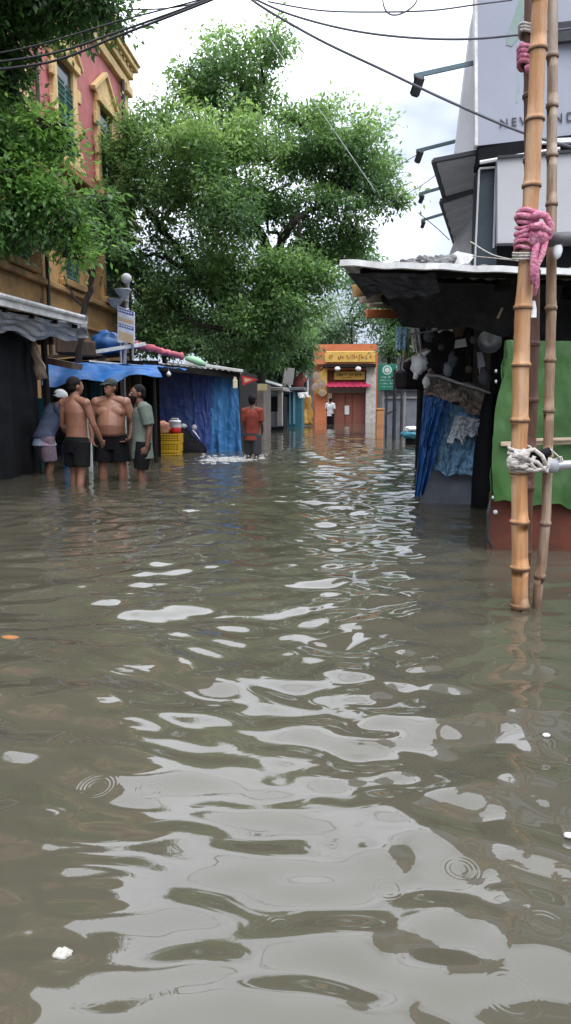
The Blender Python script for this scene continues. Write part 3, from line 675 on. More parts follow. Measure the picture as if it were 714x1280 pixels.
def left_stall_two():
    Y = 13.0; t = thing('market_stall', 'stall with bright blue tarp canopy behind the group of men', 'stall', (-4.5, 13.6, -.35), 'stalls along the left side of the street')
    A = at(60, 452, Y); B = at(196, 458, Y - .2); C_ = at(52, 468, Y - .5); D = at(202, 466, Y - .4)
    m = MB()
    def fn(u, v):
        p = A.lerp(B, u).lerp(C_.lerp(D, u), v)
        drop = (.16 * (1 - u) ** .7 + .02) * v ** 2 + .05 * v * math.sin(u * 14)
        return p + V3(0, -.06 * math.sin(u * 21 + v * 3) * v, -drop + .025 * noise.noise((u * 9, v * 5, 1)))
    m.sheet(fn, 60, 12, .006); m.build('canopy_fringe', M_blue, t)
    m = MB(); A2 = A + V3(-.1, 2.2, .06); B2 = B + V3(.1, 2.0, .04); m.sheet(lambda u, v: A.lerp(B, u).lerp(A2.lerp(B2, u), v) + V3(0, 0, .06 * noise.noise((u * 5, v * 5, 3))), 30, 12, .01); m.build('canopy', M_blue, t)
    m = MB()
    for px in (58, 110, 166, 192): p = at(px, 460, Y + .1); post(m, p.x, p.y, p.z, .035)
    m.bar(A + V3(0, .1, -.04), B + V3(0, .1, -.04), .05, .06); m.build('frame', M_dark, t)
    m = MB(); p0 = at(50, 460, Y + 1.6); p1 = at(180, 460, Y + 1.6); cloth(m, (p0.x, Y + 1.6, 1.9), (p1.x + .3, Y + 1.6, 1.9), (p0.x, Y + 1.6, -.2), (p1.x + .3, Y + 1.6, -.2), 40, 10, 6, .03); m.build('back_sheet', M_black, t)
    m = MB(); p0 = at(104, 480, Y + .6); p1 = at(131, 560, Y + .6); cloth(m, (p0.x, Y + .6, 1.45), (p1.x, Y + .6, 1.45), (p0.x, Y + .6, -.1), (p1.x, Y + .6, -.1), 16, 12, 3, .03); m.build('side_sheet', M_teal, t)
    m = MB(); p0 = at(158, 466, Y + .4); p1 = at(176, 466, Y + .4); m.box(((p0.x + p1.x) / 2, Y + .4, .65), (p1.x - p0.x, .05, 2.0)); m.build('post_board', M_brownwood, t, label='brown board upright beside the navy tarp')
    m = MB(); a = at(40, 575, 12.6); b = at(48, 560, 12.6); m.box((at(50, 500, 12.2).x - .2, 12.3, .4), (.5, .06, 1.5)); m.build('side_panel', M_teal, t)
left_stall_two()
def roof_clutter():
    Y = 13.2
    def plank(px0, py0, px1, py1, y, w, h, name, m_, lab, cat):
        a = at(px0, py0, y); b = at(px1, py1, y + .3); m = MB(); m.bar(a, b, w, h); o = m.build(name, m_, base=(a + b) / 2); tag(o, lab, cat)
    plank(112, 452, 187, 459, Y - .1, .35, .03, 'plank', M_tinedge, 'pale board lying on top of the blue tarp canopy', 'board')
    plank(120, 440, 182, 430, Y + .6, .09, .07, 'pole', M_tinedge, 'pale pole lying across the clutter above the blue tarp canopy', 'pole')
    plank(70, 452, 170, 442, Y + .9, .1, .06, 'plank', M_dark, 'long dark plank on the canopy roof below the blue bundle', 'board')
    plank(60, 446, 140, 440, Y + 1.2, .12, .06, 'plank', M_brownwood, 'brown plank across the back of the blue canopy roof', 'board')
    plank(95, 462, 130, 448, Y + .3, .16, .05, 'plank', M_dark, 'short dark plank tilted on the left of the blue canopy', 'board')
    c = at(137, 430, Y + 1.2); m = MB(); m.ball(c, (.36, .3, .22), 24, 14, .25); m.ball(c + V3(-.1, 0, .15), (.12, .1, .12), 12, 8, .2); o = m.build('blue_bundle', M_blue, base=c, smooth=True); tag(o, 'bright blue tarp bundle on top of the blue canopy stall', 'bundle')
    c = at(88, 430, Y + .8); m = MB(); m.box(c, (.5, .4, .4), .2, .04); m.box(c + V3(.3, 0, -.1), (.35, .3, .3), .5, .03); o = m.build('wooden_box', M_brownwood, base=c); tag(o, 'old brown boxes heaped at the end of the near tin roof', 'box')
    c = at(97, 404, 12.2); m = MB(); m.sheet(lambda u, v: c + V3(-.3 + u * .5, -.1 + .03 * math.sin(v * 9), .1 - v * .35 + .06 * noise.noise((u * 4, v * 4, 0))), 14, 10, .01); o = m.build('plastic_scrap', M_greyplastic, base=c); tag(o, 'grey plastic scrap at the corner of the near tin roof', 'plastic sheet')
    # bare rods sticking out
    m = MB()
    m.tube([at(92, 440, 12.6), at(100, 415, 12.6), at(108, 392, 12.6)], .018, 6); o = m.build('stick', M_brownwood, base=at(92, 440, 12.6)); tag(o, 'bare stick leaning at the end of the near tin roof', 'stick')
roof_clutter()

def left_stall_three():
    Y = 16.5; t = thing('market_stall', 'stall closed with a navy tarp wall behind the yellow crates', 'stall', (-3.8, 17.4, -.35), 'stalls along the left side of the street')
    a = at(172, 462, Y); b = at(268, 466, Y); c = at(172, 545, Y); c.z = -.2; d = at(268, 545, Y); d.z = -.2
    m = MB(); cloth(m, a, b, c, d, 60, 24, 2.3, .012, 0, 2, wr=.02); m.build('navy_wall', M_navy, t, label='navy tarp wall')
    m = MB(); A = at(262, 470, Y - .1); B = at(297, 472, Y - .1); C_ = at(262, 548, Y - .15); D = at(303, 548, Y - .15); C_.z = D.z = -.12; cloth(m, A, B, C_, D, 40, 24, 1.6, .06, 0, 4, wr=.014); m.build('pale_blue_wall', M_lblue, t, label='brighter blue tarp at the right corner')
    m = MB(); A = at(240, 466, Y - .08); B = at(268, 466, Y - .1); C_ = at(246, 548, Y - .1); D = at(270, 548, Y - .1); C_.z = D.z = -.12; cloth(m, A, B, C_, D, 24, 24, 1.3, .03, 0, 7, wr=.02); m.build('violet_wall', mat('violet_blue_tarp', (.045, .08, .27), (.03, .055, .19), rough=.5), t)
    m = MB(); e = at(299, 470, Y); m.box((e.x - .02, Y + 1.6, .75), (.05, 3.2, 2.1)); m.build('side_wall', M_dark, t)
    r0 = at(180, 446, 14.0); r1 = at(258, 458, 16.3); r2 = at(304, 470, 18.5)
    m = MB(); q = [at(176, 452, 15.6), at(300, 466, 16.2)]
    corr(m, q[0], q[1], q[0] + V3(-.5, 3.4, .1), q[1] + V3(-.3, 3.4, .12), 50); m.build('roof', M_tin, t)
    m = MB(); m.bar(q[0] + V3(0, -.02, -.08), q[1] + V3(0, -.02, -.06), .05, .14); m.build('roof_beam', M_dark, t)
    m = MB(); p = at(250, 452, 16); m.bar(at(232, 453, 15.9), at(304, 464, 16.1), .12, .06); m.build('roof_edge', M_tinedge, t)
left_stall_three()
def rolls():
    pts = [at(px, py, 15.0 - .0 * px) for px, py in ((168, 431), (180, 434), (192, 436), (205, 440), (218, 443), (231, 446))]
    m = MB(); PP = [pts[i].lerp(pts[i + 1], k / 6) for i in range(5) for k in range(6)]; m.tube([p + V3(0, .05 * math.sin(i * .5), .03 * noise.noise((i * .7, 0, 0))) for i, p in enumerate(PP)], [.065 + .05 * noise.noise((i * .8, 3, 0)) for i in range(30)], 12)
    m.v = [p + .03 * V3(noise.noise(p * 9), noise.noise(p * 9 + V3(5, 0, 0)), noise.noise(p * 9 + V3(0, 7, 0))) for p in m.v]; o = m.build('pink_cloth_roll', mat('faded_red_cloth', (.5, .1, .14), (.4, .15, .16), rough=.9, scale=8, bump=.4, bscale=20), base=pts[2], smooth=True); tag(o, 'faded pinkish red cloth roll along the roof edge above the navy tarp', 'cloth')
    pts = [at(px, py, 15.4) for px, py in ((232, 448), (240, 449), (248, 452), (257, 456))]
    m = MB(); m.tube(pts, [.04, .08, .08, .04], 10); o = m.build('green_cloth_roll', mat('mint_plastic', (.35, .6, .4), (.25, .5, .3), rough=.6), base=pts[1], smooth=True); tag(o, 'mint green plastic bundle on the roof edge right of the pink roll', 'bundle')
    p = at(186, 462, 14.6); m = MB(); cloth(m, at(176, 455, 14.6), at(203, 458, 14.6), at(176, 465, 14.5), at(198, 468, 14.5), 16, 6, 2, .03); o = m.build('tarp_scrap', M_blue, base=p); tag(o, 'light blue tarp scrap hanging at the left top of the navy tarp', 'tarp')
    c = at(211, 466, 15.5); m = MB(); m.tube([c + V3(0, 0, .12), c], .006, 5); m.lathe(c, [(.015, .03), (.05, -.02), (.04, -.06), (.01, -.08)], 12); o = m.build('hanging_bulb', M_white, base=c, smooth=True); tag(o, 'small white bulb hanging in front of the navy tarp', 'bulb')
    c = at(294, 480, 16.0); m = MB(); m.box(c, (.1, .08, .2), .2, .02); m.box(c + V3(0, 0, .12), (.05, .05, .06)); o = m.build('jerrycan', mat('cream_plastic', (.6, .55, .4)), base=c); tag(o, 'small cream can hanging at the top corner of the bright blue tarp', 'can')
    Yr = 15.8; t = thing('red_pennant_sign', 'red triangular sign under the roof edge right of the blue tarp', 'sign', at(312, 474, Yr))
    P = [at(302, 469, Yr), at(323, 474, Yr), at(304, 482, Yr)]; m = MB(); m.prism(P, (0, .04, 0)); m.build('panel', M_red, t)
    P = [at(305, 472, Yr - .01), at(316, 474.5, Yr - .01), at(306, 478.5, Yr - .01)]; m = MB(); m.prism(P, (0, .006, 0)); m.build('pale_mark', mat('pale_orange', (.6, .35, .25)), t)
rolls()
def far_stalls():
    g = 'stalls along the left side of the street'
    # grey-brown walled stall
    Y = 22; a = at(296, 482, Y); b = at(330, 482, Y); t = thing('market_stall', 'grey brown walled stall just right of the bright blue tarp', 'stall', (a.x, Y, -.35), g)
    m = MB(); m.box(((a.x + b.x) / 2, Y + 1, .65), (b.x - a.x, 2, 2.0), bev=.02); m.build('wall', mat('grey_brown_wall', (.16, .13, .11), dirt=(.06, .05, .05)), t)
    m = MB(); A = at(296, 466, Y - 1); B = at(334, 478, Y + 3); corr(m, A, B, A + V3(-2, 0, .3), B + V3(-2, 0, .3), 30); m.build('roof', M_tin, t)
    m = MB(); m.bar(A, at(352, 482, Y + 8), .06, .08); m.build('roof_edge', M_tinedge, t)
    m = MB(); rect(m, 322, 480, 334, 488, Y - .3, .05); m.build('yellowed_flap', mat('yellowed_sheet', (.35, .3, .15)), t)
    Y = 29; a = at(330, 487, Y); b = at(352, 487, Y); t = thing('market_stall', 'low dark open stall with a flat grey slab roof, far left side', 'stall', (a.x, Y, -.35), g)
    m = MB(); m.box(((a.x + b.x) / 2, Y + 1.8, .5), (b.x - a.x, 2, 1.7)); m.build('back_wall', M_black, t)
    m = MB(); rect(m, 328, 484, 354, 488.5, Y - .5, 3.4, .02); m.build('slab_roof', mat('concrete_slab', (.3, .28, .26)), t)
    m = MB(); rect(m, 347, 488, 353, 533, Y - .2, .3, .02); m.build('pillar', mat('pale_plaster', (.36, .33, .3)), t)
    m = MB(); rect(m, 331, 515, 346, 534, Y - .1, .4, .02); m.build('counter', M_greymetal, t)
    Y = 33; a = at(354, 487, Y); b = at(378, 487, Y); t = thing('kiosk', 'teal metal kiosk with pale corner posts near the far end shop', 'kiosk', (a.x, Y, -.35), g)
    m = MB(); m.box(((a.x + b.x) / 2, Y + .8, .6), (b.x - a.x, 1.5, 2.0), bev=.03); m.build('body', M_teal, t)
    m = MB(); rect(m, 352, 484, 381, 488, Y - .3, 2, .02); m.build('roof', M_greymetal, t)
    m = MB(); rect(m, 366.5, 489, 369, 530, Y - .08, .08); rect(m, 362, 489, 363, 530, Y - .08, .08); m.build('corner_trim', M_sky, t)
    m = MB(); rect(m, 355, 493, 361, 515, Y - .06, .06); m.build('door_panel', M_black, t)
    Y = 31; c = at(361, 470, Y); t = thing('notice_board', 'pale notice board leaning on the far left stall roof', 'notice board', c)
    m = MB(); m.box(c, (.42, .05, .66), Matrix.Rotation(.14, 3, 'Y'), .01); m.build('board', mat('pale_board', (.3, .3, .29), dirt=(.12, .12, .12)), t)
    m = MB(); m.box(c + V3(.2, .02, 0), (.05, .03, .95), Matrix.Rotation(.14, 3, 'Y')); m.build('edge_strip', M_dark, t)
    m = MB(); m.tube([at(372, 492, 34), at(374, 476, 34), at(381, 470, 34)], .25, 10); o = m.build('red_bundle', mat('dull_red_cloth', (.3, .08, .07)), base=at(374, 480, 34), smooth=True); tag(o, 'dull red bundle on top of the teal kiosk', 'bundle')
    m = MB(); hang(m, 383, 494, 531, 36, .22, .42, -2, .12); o = m.build('hanging_cloth', mat('mustard_cloth', (.5, .27, .05), (.3, .14, .04), rough=.9, scale=6), base=at(383, 494, 36), smooth=True); tag(o, 'mustard cloth hanging between the teal kiosk and the orange shop', 'cloth')
    m = MB(); hang(m, 379, 512, 530, 35.5, .15, .24, 0, .1); o = m.build('yellow_bag', M_yellow, base=at(379, 512, 35.5), smooth=True); tag(o, 'yellow bag at the foot of the mustard cloth', 'bag')
    c = at(357, 505, 32.5); m = MB(); cloth(m, at(372, 491, 32.4), at(384, 490, 32.4), at(374, 498, 32.3), at(387, 496, 32.3), 10, 6, 2, .05); o = m.build('white_cloth', M_paper, base=c); tag(o, 'small white cloth over the right end of the teal kiosk', 'cloth')
far_stalls()

# lamp post with three shades and the notice panel
def lamp_post():
    Y = 14.2; b = at(157, 560, Y); b.z = -.35; t = thing('street_lamp', 'lamp post with three white bowl lamps above the blue canopy', 'street lamp', b)
    m = MB(); top = at(160, 345, Y); m.tube([b, (b.x, Y, 1.5), top + V3(0, 0, .0)], [.05, .045, .035], 10)
    cs = [at(158, 348, Y - .1), at(154, 366, Y - .35), at(144, 378, Y - .2)]
    for c in cs: m.tube([V3(top.x, Y, c.z - .1), (V3(top.x, Y, c.z - .12) + c) / 2 + V3(0, 0, -.06), c + V3(0, 0, -.1)], .016, 6)
    m.build('post', M_steel, t)
    for i, c in enumerate(cs):
        h = MB()
        if i == 0: h.ball(c, (.1, .1, .095), 18, 12)
        else: h.lathe(c, [(.03, -.1), (.07, -.07), (.16, .05), (.155, .065), (.03, .05)], 20)
        h.build('lamp_shade', M_greyplastic if i else mat('dull_white_globe', (.5, .5, .5)), t, smooth=(i == 0))
lamp_post()
def banner_panel():
    Y = 13.9; c = at(157, 407, Y); t = thing('banner_panel', 'upright panel with blue and tan stripes of text above the blue canopy', 'sign', c)
    M1 = mat('banner_blue', (.06, .11, .38)); M2 = mat('banner_tan', (.5, .38, .24)); M3 = mat('banner_white', (.62, .65, .72))
    m = MB(); P = [at(147, 382, Y), at(168, 390, Y), at(168, 428, Y), at(147, 428, Y)]; m.prism(P, (0, .04, 0)); b = m.build('panel', M3, t)
    def strip(y0, y1, mm, nm):
        q = MB(); f = lambda px, py: at(px, py + (px - 147) * .3, Y - .004); q.prism([f(148, y0), f(167, y0), f(167, y1), f(148, y1)], (0, .003, 0)); return q.build(nm, mm, t)
    strip(384, 389, M1, 'text_band'); strip(395.5, 400, M2, 'tan_band'); strip(403, 407.5, M1, 'text_band'); strip(413, 424, M2, 'tan_band')
    q = MB()
    for r_, y in enumerate((386.5, 392.5, 405, 410)):
        for k in range(6):
            x = 149.5 + k * 2.9; p = at(x, y + (x - 147) * .3, Y - .009); q.box(p, (.03, .004, .028)); 
    q.build('lettering', M3, t)
    p = at(150, 434, Y + .06); q = MB(); q.tube([at(150, 386, Y + .07), (p.x, p.y, .9)], .02, 6); q.tube([at(166, 392, Y + .07), at(166, 450, Y + .07)], .02, 6); q.build('support', M_steel, t)
banner_panel()

# ---------------------------------------------------------------- crates and goods in front of the navy tarp
def crate():
    c = onz(210, 569); s = (.44, .32, .17)
    t = thing('plastic_crate', 'lowest yellow crate of the stack, half under water', 'crate', (c.x, c.y + .2, 0), 'stack of yellow plastic crates')
    m = MB(); bz = 0; hx, hy, hz = s[0] / 2, s[1] / 2, s[2]
    x0, y0 = c.x, c.y + .2
    for z in (.012, .06, .105, hz - .012):
        for sx in (-1, 1): m.box((x0 + sx * hx, y0, z), (.014, s[1] + .02, .022 if z < hz - .02 else .03))
        for sy_ in (-1, 1): m.box((x0, y0 + sy_ * hy, z), (s[0] + .016, .014, .0225 if z < hz - .02 else .031))
    for k in range(8):
        for sy_ in (-1, 1): m.box((x0 - hx + .02 + k * (s[0] - .04) / 7, y0 + sy_ * (hy - .004), hz / 2), (.018, .012, hz - .006))
    for k in range(6):
        for sx in (-1, 1): m.box((x0 + sx * (hx - .004), y0 - hy + .02 + k * (s[1] - .04) / 5, hz / 2), (.012, .018, hz - .006))
    m.build('basket', M_crate, t)
    m = MB(); m.box((x0, y0, .07), (s[0] - .06, s[1] - .06, .12)); m.build('shade_fill', M_dark, t)  # dark block added to paint the shade seen between the slats
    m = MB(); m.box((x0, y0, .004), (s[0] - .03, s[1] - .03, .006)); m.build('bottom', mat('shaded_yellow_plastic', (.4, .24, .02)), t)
    labs = ['lowest yellow crate of the stack, standing in the water', 'second yellow crate from the bottom of the stack', 'topmost yellow crate of the stack, below the red cooler']
    t.location.z = -.09; t['label'] = labs[0]
    for i in (1, 2):
        r_ = t.copy(); col.objects.link(r_); r_.location.z = -.09 + i * .178; r_.location.x += .012 * i; r_['label'] = labs[i]
        for ch in list(t.children):
            if ch.name.startswith(('basket', 'bottom', 'shade_fill')) and '.' not in ch.name:
                q = ch.copy(); col.objects.link(q); q.parent = r_
    return x0, y0, -.09 + .178 * 3
cx, cyy, cz = crate()
def goods():
    c = V3(cx + .12, cyy, cz + .0)
    t = thing('water_cooler', 'round cooler with red base and white top on the yellow crates', 'cooler', c)
    MB().lathe(c, [(.1, 0), (.115, .02), (.125, .12), (.12, .125)], 24).build('body', M_red, t, smooth=True)
    MB().lathe(c + V3(0, 0, .123), [(.122, 0), (.126, .01), (.12, .1), (.128, .105), (.125, .14), (.05, .155)], 24).build('upper_body', M_white, t, smooth=True)
    m = MB(); m.tube([c + V3(-.11, 0, .24), c + V3(-.06, -.02, .31), c + V3(.06, -.02, .31), c + V3(.11, 0, .24)], .01, 6); m.build('handle', M_white, t)
    c = V3(cx - .17, cyy, cz + .11); m = MB(); m.ball(c, (.22, .17, .15), 24, 16, .3); m.ball(c + V3(-.1, -.05, .06), (.1, .1, .08), 16, 10, .3)
    mm = mat('printed_red_sack', (.55, .09, .04), (.65, .42, .2), rough=.6, scale=9, dirt=(.6, .55, .5), dirt_amt=.6, dscale=7); o = m.build('printed_sack', mm, base=c, smooth=True); tag(o, 'orange red printed sack beside the cooler on the crates', 'sack')
    c = V3(cx - .32, cyy + .25, .1); m = MB(); m.box(c + V3(0, 0, .1), (.32, .3, .62), .1, .02); o = m.build('dark_bin', M_black, base=c); tag(o, 'dark bin standing left of the yellow crates', 'bin')
    # black covered scooter-shaped heap
    a = onz(225, 566); b = onz(260, 564); Y = a.y + .25
    t = thing('covered_heap', 'black sheeted heap with white straps beside the yellow crates', 'covered heap', ((a.x + b.x) / 2, Y, 0))
    def fn(u, v):
        x = a.x + (b.x - a.x) * u; hgt = .58 * (1 - u) ** .55 * (.93 + .1 * math.sin(u * 9)) + .02; th = v * math.pi
        return V3(x + .03 * noise.noise((u * 6, v * 6, 1)), Y - .3 * math.cos(th) * (1 - .3 * u), -.04 + hgt * math.sin(th) ** .7 + .03 * noise.noise((u * 7, v * 7, 5)))
    m.sheet(fn, 30, 20, .01); m.build('black_sheet', M_black, t)
    m = MB(); p = at(248, 550, Y - .3); m.tube([at(241, 538, Y - .16), at(244, 541, Y - .2), at(247, 545, Y - .24), at(250, 549, Y - .26)], [.01, .018, .012, .008], 8); m.build('white_strap', M_paper, t)
    m = MB(); m.ball(at(229, 533, Y - .05), (.09, .06, .06), 14, 8, .3); m.ball(at(243, 535, Y), (.06, .06, .07), 14, 8, .3); m.build('grey_cap', M_greyplastic, t, smooth=True)
    # blue drum, pale posts behind the men
    c = onz(73, 588); m = MB(); m.lathe((c.x + .1, c.y + .35, -.35), [(.13, 0), (.15, .03), (.15, .35), (.155, .37), (.15, .39), (.15, .72), (.13, .8), (.05, .82)], 20); o = m.build('blue_drum', mat('drum_blue', (.03, .2, .5)), base=(c.x, c.y + .2, 0), smooth=True); tag(o, 'blue plastic drum in the water between the two left men', 'drum')
    for px, lab, w, Y0 in ((112, 'pale narrow post in the water between the shirtless men', .06, 11.3), (154, 'pale post in the water right of the man with cap', .09, 12.0)):
        c = at(px, 540, Y0); m = MB(); m.box((c.x, Y0, .2), (w, w, 1.3), bev=.01); m.box((c.x, Y0, .86), (w + .03, w + .03, .03)); o = m.build('low_post', mat('pale_post', (.42, .42, .4)), base=(c.x, Y0, -.35)); tag(o, lab, 'post')
goods()

# ---------------------------------------------------------------- right side: shed, tarps, signs
def right_shed():
    zf = 2.2; Yf = 6.0
    A = at(425, 331, Yf); B = at(760, 344, Yf)
    t = thing('market_shed', 'dark open shed with thin tin roof on the right side', 'shed', (2.2, 8, -.35))
    m = MB(); corr(m, A, B + V3(2, 0, 0), V3(.95, 13.5, 2.75), V3(5.5, 13.5, 2.75), 90, .01, .018); m.build('roof', M_tin, t)
    m = MB(); m.sheet(lambda u, v: A.lerp(B, u) + V3(0, -.06, .022 + .014 * noise.noise((u * 9, 0, 0)) - .045 * v), 60, 2, .05); m.build('roof_edge', M_tinedge, t)
    # soffit layers and beams
    m = MB()
    for k in range(9):
        y = 6.3 + k * .85; x0 = A.x + .12 + (y - 6) * .14; m.bar((x0, y, 2.1 + (y - 6) * .075), (4.6, y, 2.0 + (y - 6) * .075), .06, .08)
    for x in (.5, 1.3, 2.1, 2.9, 3.8): m.bar((x, 6.2, 2.02), (x + .3, 13, 2.55), .07, .06)
    m.build('beam', M_dark, t)
    m = MB()
    for (x, y) in ((1.75, 9.3), (1.15, 12.3), (3.2, 6.6), (1.5, 9.6)): post(m, x, y, 2.2, .045)
    m.build('post', M_dark, t)
    m = MB(); m.box((4.4, 9.5, .9), (.08, 8, 2.6)); m.box((2.7, 13.2, .9), (3.0, .08, 3.4)); m.box((3.2, 10.2, .8), (2.6, .06, 2.6)); m.build('back_wall', M_shedshade, t)
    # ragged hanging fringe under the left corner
    m = MB(); cloth(m, A + V3(.06, .08, -.05), A + V3(.75, .1, -.06), A + V3(.22, .2, -.22), A + V3(.8, .2, -.2), 24, 8, 2, .02, 0, 2, wr=.01, hem=.06); m.build('black_fringe', M_shedshade, t)
    m = MB(); cloth(m, (.25, 7.0, 2.15), (1.9, 7.0, 2.1), (.5, 7.2, 1.75), (1.9, 7.3, 1.7), 30, 8, 2, .03, 0, 6, wr=.015, hem=.08); m.build('inner_sheet', M_shedshade, t)
right_shed()
def sheet_thing(name, mt, pts, Y, lab, cat, folds=3, amp=.03, seed=0, dY=(0, 0, 0, 0), nu=18, nv=14, wr=.012, hem=.03):
    P = [at(px, py, Y + dy) for (px, py), dy in zip(pts, dY)]; m = MB(); cloth(m, *P, nu, nv, folds, amp, 0, seed, wr=wr, hem=hem)
    c = sum(P, Vector()) / 4; o = m.build(name, mt, base=c); tag(o, lab, cat); return o
def boards():
    # orange and yellow boards below the shed's left corner
    def brd(px0, py0, px1, py1, Y, h, mt, lab, dY=0):
        a = at(px0, py0, Y); b = at(px1, py1, Y + dY); m = MB(); m.bar(a, b, .03, h); o = m.build('sign_board', mt, base=(a + b) / 2); tag(o, lab, 'sign board', 'boards under the shed roof corner')
    brd(442, 364, 476, 360, 7.6, .12, mat('faded_yellow_board', (.5, .32, .1), (.35, .2, .07), dirt=(.15, .1, .08)), 'dull yellow board sticking out below the shed roof corner', .6)
    brd(458, 392, 500, 393, 9.0, .1, M_orange, 'orange board with white stripe, lowest under the shed roof corner', .5)
    brd(460, 381, 498, 384, 8.8, .05, M_tan, 'thin tan board above the orange board', .5)
    brd(450, 374, 492, 372, 8.2, .09, mat('faded_cream_board', (.4, .33, .26), dirt=(.12, .09, .08)), 'cream board between the yellow and orange boards', .4)
    c = at(488, 374, 8.0); m = MB(); m.ball(c, (.1, .1, .06), 18, 12, .5); m.ball(c + V3(.16, .1, .04), (.1, .1, .06), 18, 12, .5); o = m.build('cloth_bundle', M_dark, base=c, smooth=True); tag(o, 'dark rag bundle tucked above the cream board', 'bundle')
    c = at(520, 362, 7.4); m = MB(); m.ball(c, (.2, .12, .07), 20, 12, .35); m.ball(c + V3(.3, .2, .03), (.2, .12, .06), 18, 12, .35); o = m.build('rag_bundle', mat('reddish_black_rags', (.07, .04, .035), (.03, .025, .022), rough=.9), base=c, smooth=True); tag(o, 'reddish black rags stuffed under the shed roof', 'bundle')
    # rubble on the roof
    c = at(532, 327, 6.4); m = MB()
    for k in range(9): m.ball(c + V3(-.16 + k * .045, rnd.uniform(-.05, .1), rnd.uniform(-.02, .03)), (.06, .05, .035), 10, 6, .5)
    o = m.build('rubble_heap', mat('grey_rubble', (.2, .2, .2), (.1, .1, .1)), base=c); tag(o, 'grey rubble heap on top of the shed roof', 'rubble')
    a = at(550, 331, 6.3); m = MB(); m.prism([at(548, 334, 6.3), at(572, 318, 6.5), at(592, 322, 6.9), at(580, 336, 6.6)], (0, .02, .03)); o = m.build('tin_scrap', M_tinedge, base=a); tag(o, 'pale bent tin scrap on the shed roof left of the dark column', 'tin sheet')
boards()
def shed_goods():
    g = 'goods hanging in the dark shed'
    T = sheet_thing
    T('hanging_sheet', mat('pale_blue_cloth', (.3, .48, .56), (.25, .42, .5)), [(494, 408), (511, 409), (495, 437), (509, 437)], 9.0, 'pale blue sheet hanging at the left end of the shed', 'cloth', 2, .02)
    T('hanging_sheet', mat('pale_yellow_cloth', (.45, .42, .22)), [(505, 420), (511, 418), (503, 450), (509, 450)], 9.2, 'narrow yellowish strip hanging right of the pale blue sheet', 'cloth', 1, .01)
    T('hanging_shirt', M_paper, [(512, 405), (524, 405), (517, 440), (529, 440)], 8.6, 'long whitish garment hanging above the white bag', 'cloth', 2, .04)
    T('hanging_sheet', mat('grey_white_cloth', (.4, .4, .4)), [(497, 446), (506, 446), (496, 470), (504, 470)], 9.0, 'greyish white cloth below the narrow yellowish strip', 'cloth', 2, .03)
    c = at(524, 455, 8.0); m = MB(); m.ball(c, (.085, .08, .1), 24, 16, .35); m.tube([c + V3(.03, 0, .09), at(538, 438, 8.0)], [.03, .01], 8); m.tube([c + V3(-.02, 0, -.08), at(519, 474, 8.0)], [.03, .025], 8); o = m.build('white_bag', M_white, base=c, smooth=True); tag(o, 'knotted white plastic bag hanging at the left of the shed', 'bag')
    for (px, py, s, lab) in ((524, 390, .045, 'small white bag hanging high on the left of the shed'), (568, 396, .03, 'left one of two small pale packets in the middle of the shed'), (580, 396, .03, 'right one of two small pale packets in the middle of the shed'), (622, 376, .035, 'white bulb shaped packet high beside the bamboo')):
        c = at(px, py, 7.6); m = MB(); m.ball(c, (s, s * .8, s * 1.25), 14, 10, .3); m.tube([c + V3(0, 0, s), c + V3(0, 0, s + .12)], .005, 5); o = m.build('small_bag', M_paper, base=c, smooth=True); tag(o, lab, 'bag', g)
    # pan, cup, tools
    c = at(612, 427, 8.2); t = thing('round_pan', 'round grey pan hanging near the green tarp', 'pan', c, g)
    MB().lathe(c, [(.0, -.01), (.1, -.01), (.125, .02), (.128, .02), (.105, -.02), (0, -.02)], 24, (0, -1, .15)).build('bowl', M_steel, t, smooth=True); m = MB(); m.bar(c + V3(0.03, 0, .12), c + V3(.06, 0, .3), .02, .01); m.build('handle', M_steel, t)
    c = at(575, 432, 8.2); m = MB(); m.prism([at(570, 425, 8.2), at(582, 423, 8.2), at(584, 433, 8.2), at(569, 435, 8.2)], (0, .05, 0)); o = m.build('white_carton', M_paper, base=c); tag(o, 'small white carton hanging in the middle of the dark shed', 'carton', g)
    c = at(600, 452, 8.4); m = MB(); m.prism([at(597, 440, 8.4), at(603, 440, 8.4), at(607, 458, 8.4), at(598, 460, 8.4)], (0, .04, 0)); m.tube([at(600, 460, 8.4), at(601, 472, 8.4)], .012, 6); o = m.build('grey_scoop', M_greyplastic, base=c); tag(o, 'grey scoop hanging below the round pan', 'scoop', g)
    m = MB(); m.tube([at(500, 420, 7.2), at(545, 413, 7.3), at(566, 411, 7.4)], .008, 6); o = m.build('rod', M_steel, base=at(520, 417, 7.2)); tag(o, 'thin rod sticking out across the white garment', 'rod')
    m = MB(); m.tube([at(540, 412, 7.4), at(552, 408, 7.4), at(566, 413, 7.4)], .012, 6); m.tube([at(548, 415, 7.4), at(560, 409, 7.4)], .01, 6); o = m.build('wire_tangle', M_white, base=at(552, 410, 7.4)); tag(o, 'pale tangled wire at the end of the thin rod', 'wire')
    m = MB(); m.tube([at(506, 452, 8.2), at(524, 441, 8.2), at(534, 436, 8.2)], .012, 6); o = m.build('stick', M_wood, base=at(520, 444, 8.2)); tag(o, 'short pale stick behind the white bag', 'stick')
    m = MB(); m.tube([at(622, 398, 7), at(628, 385, 7)], .012, 6); o = m.build('pale_stick', M_wood, base=at(625, 390, 7)); tag(o, 'short pale stick in the dark beside the main bamboo', 'stick')
    Mg1 = mat('dark_grey_goods', (.09, .09, .1), (.04, .04, .045)); ms = [Mg1, Mg1, M_brownwood, Mg1, M_greymetal, Mg1, M_brownwood]  # plain dark grey tone for most of the hanging goods
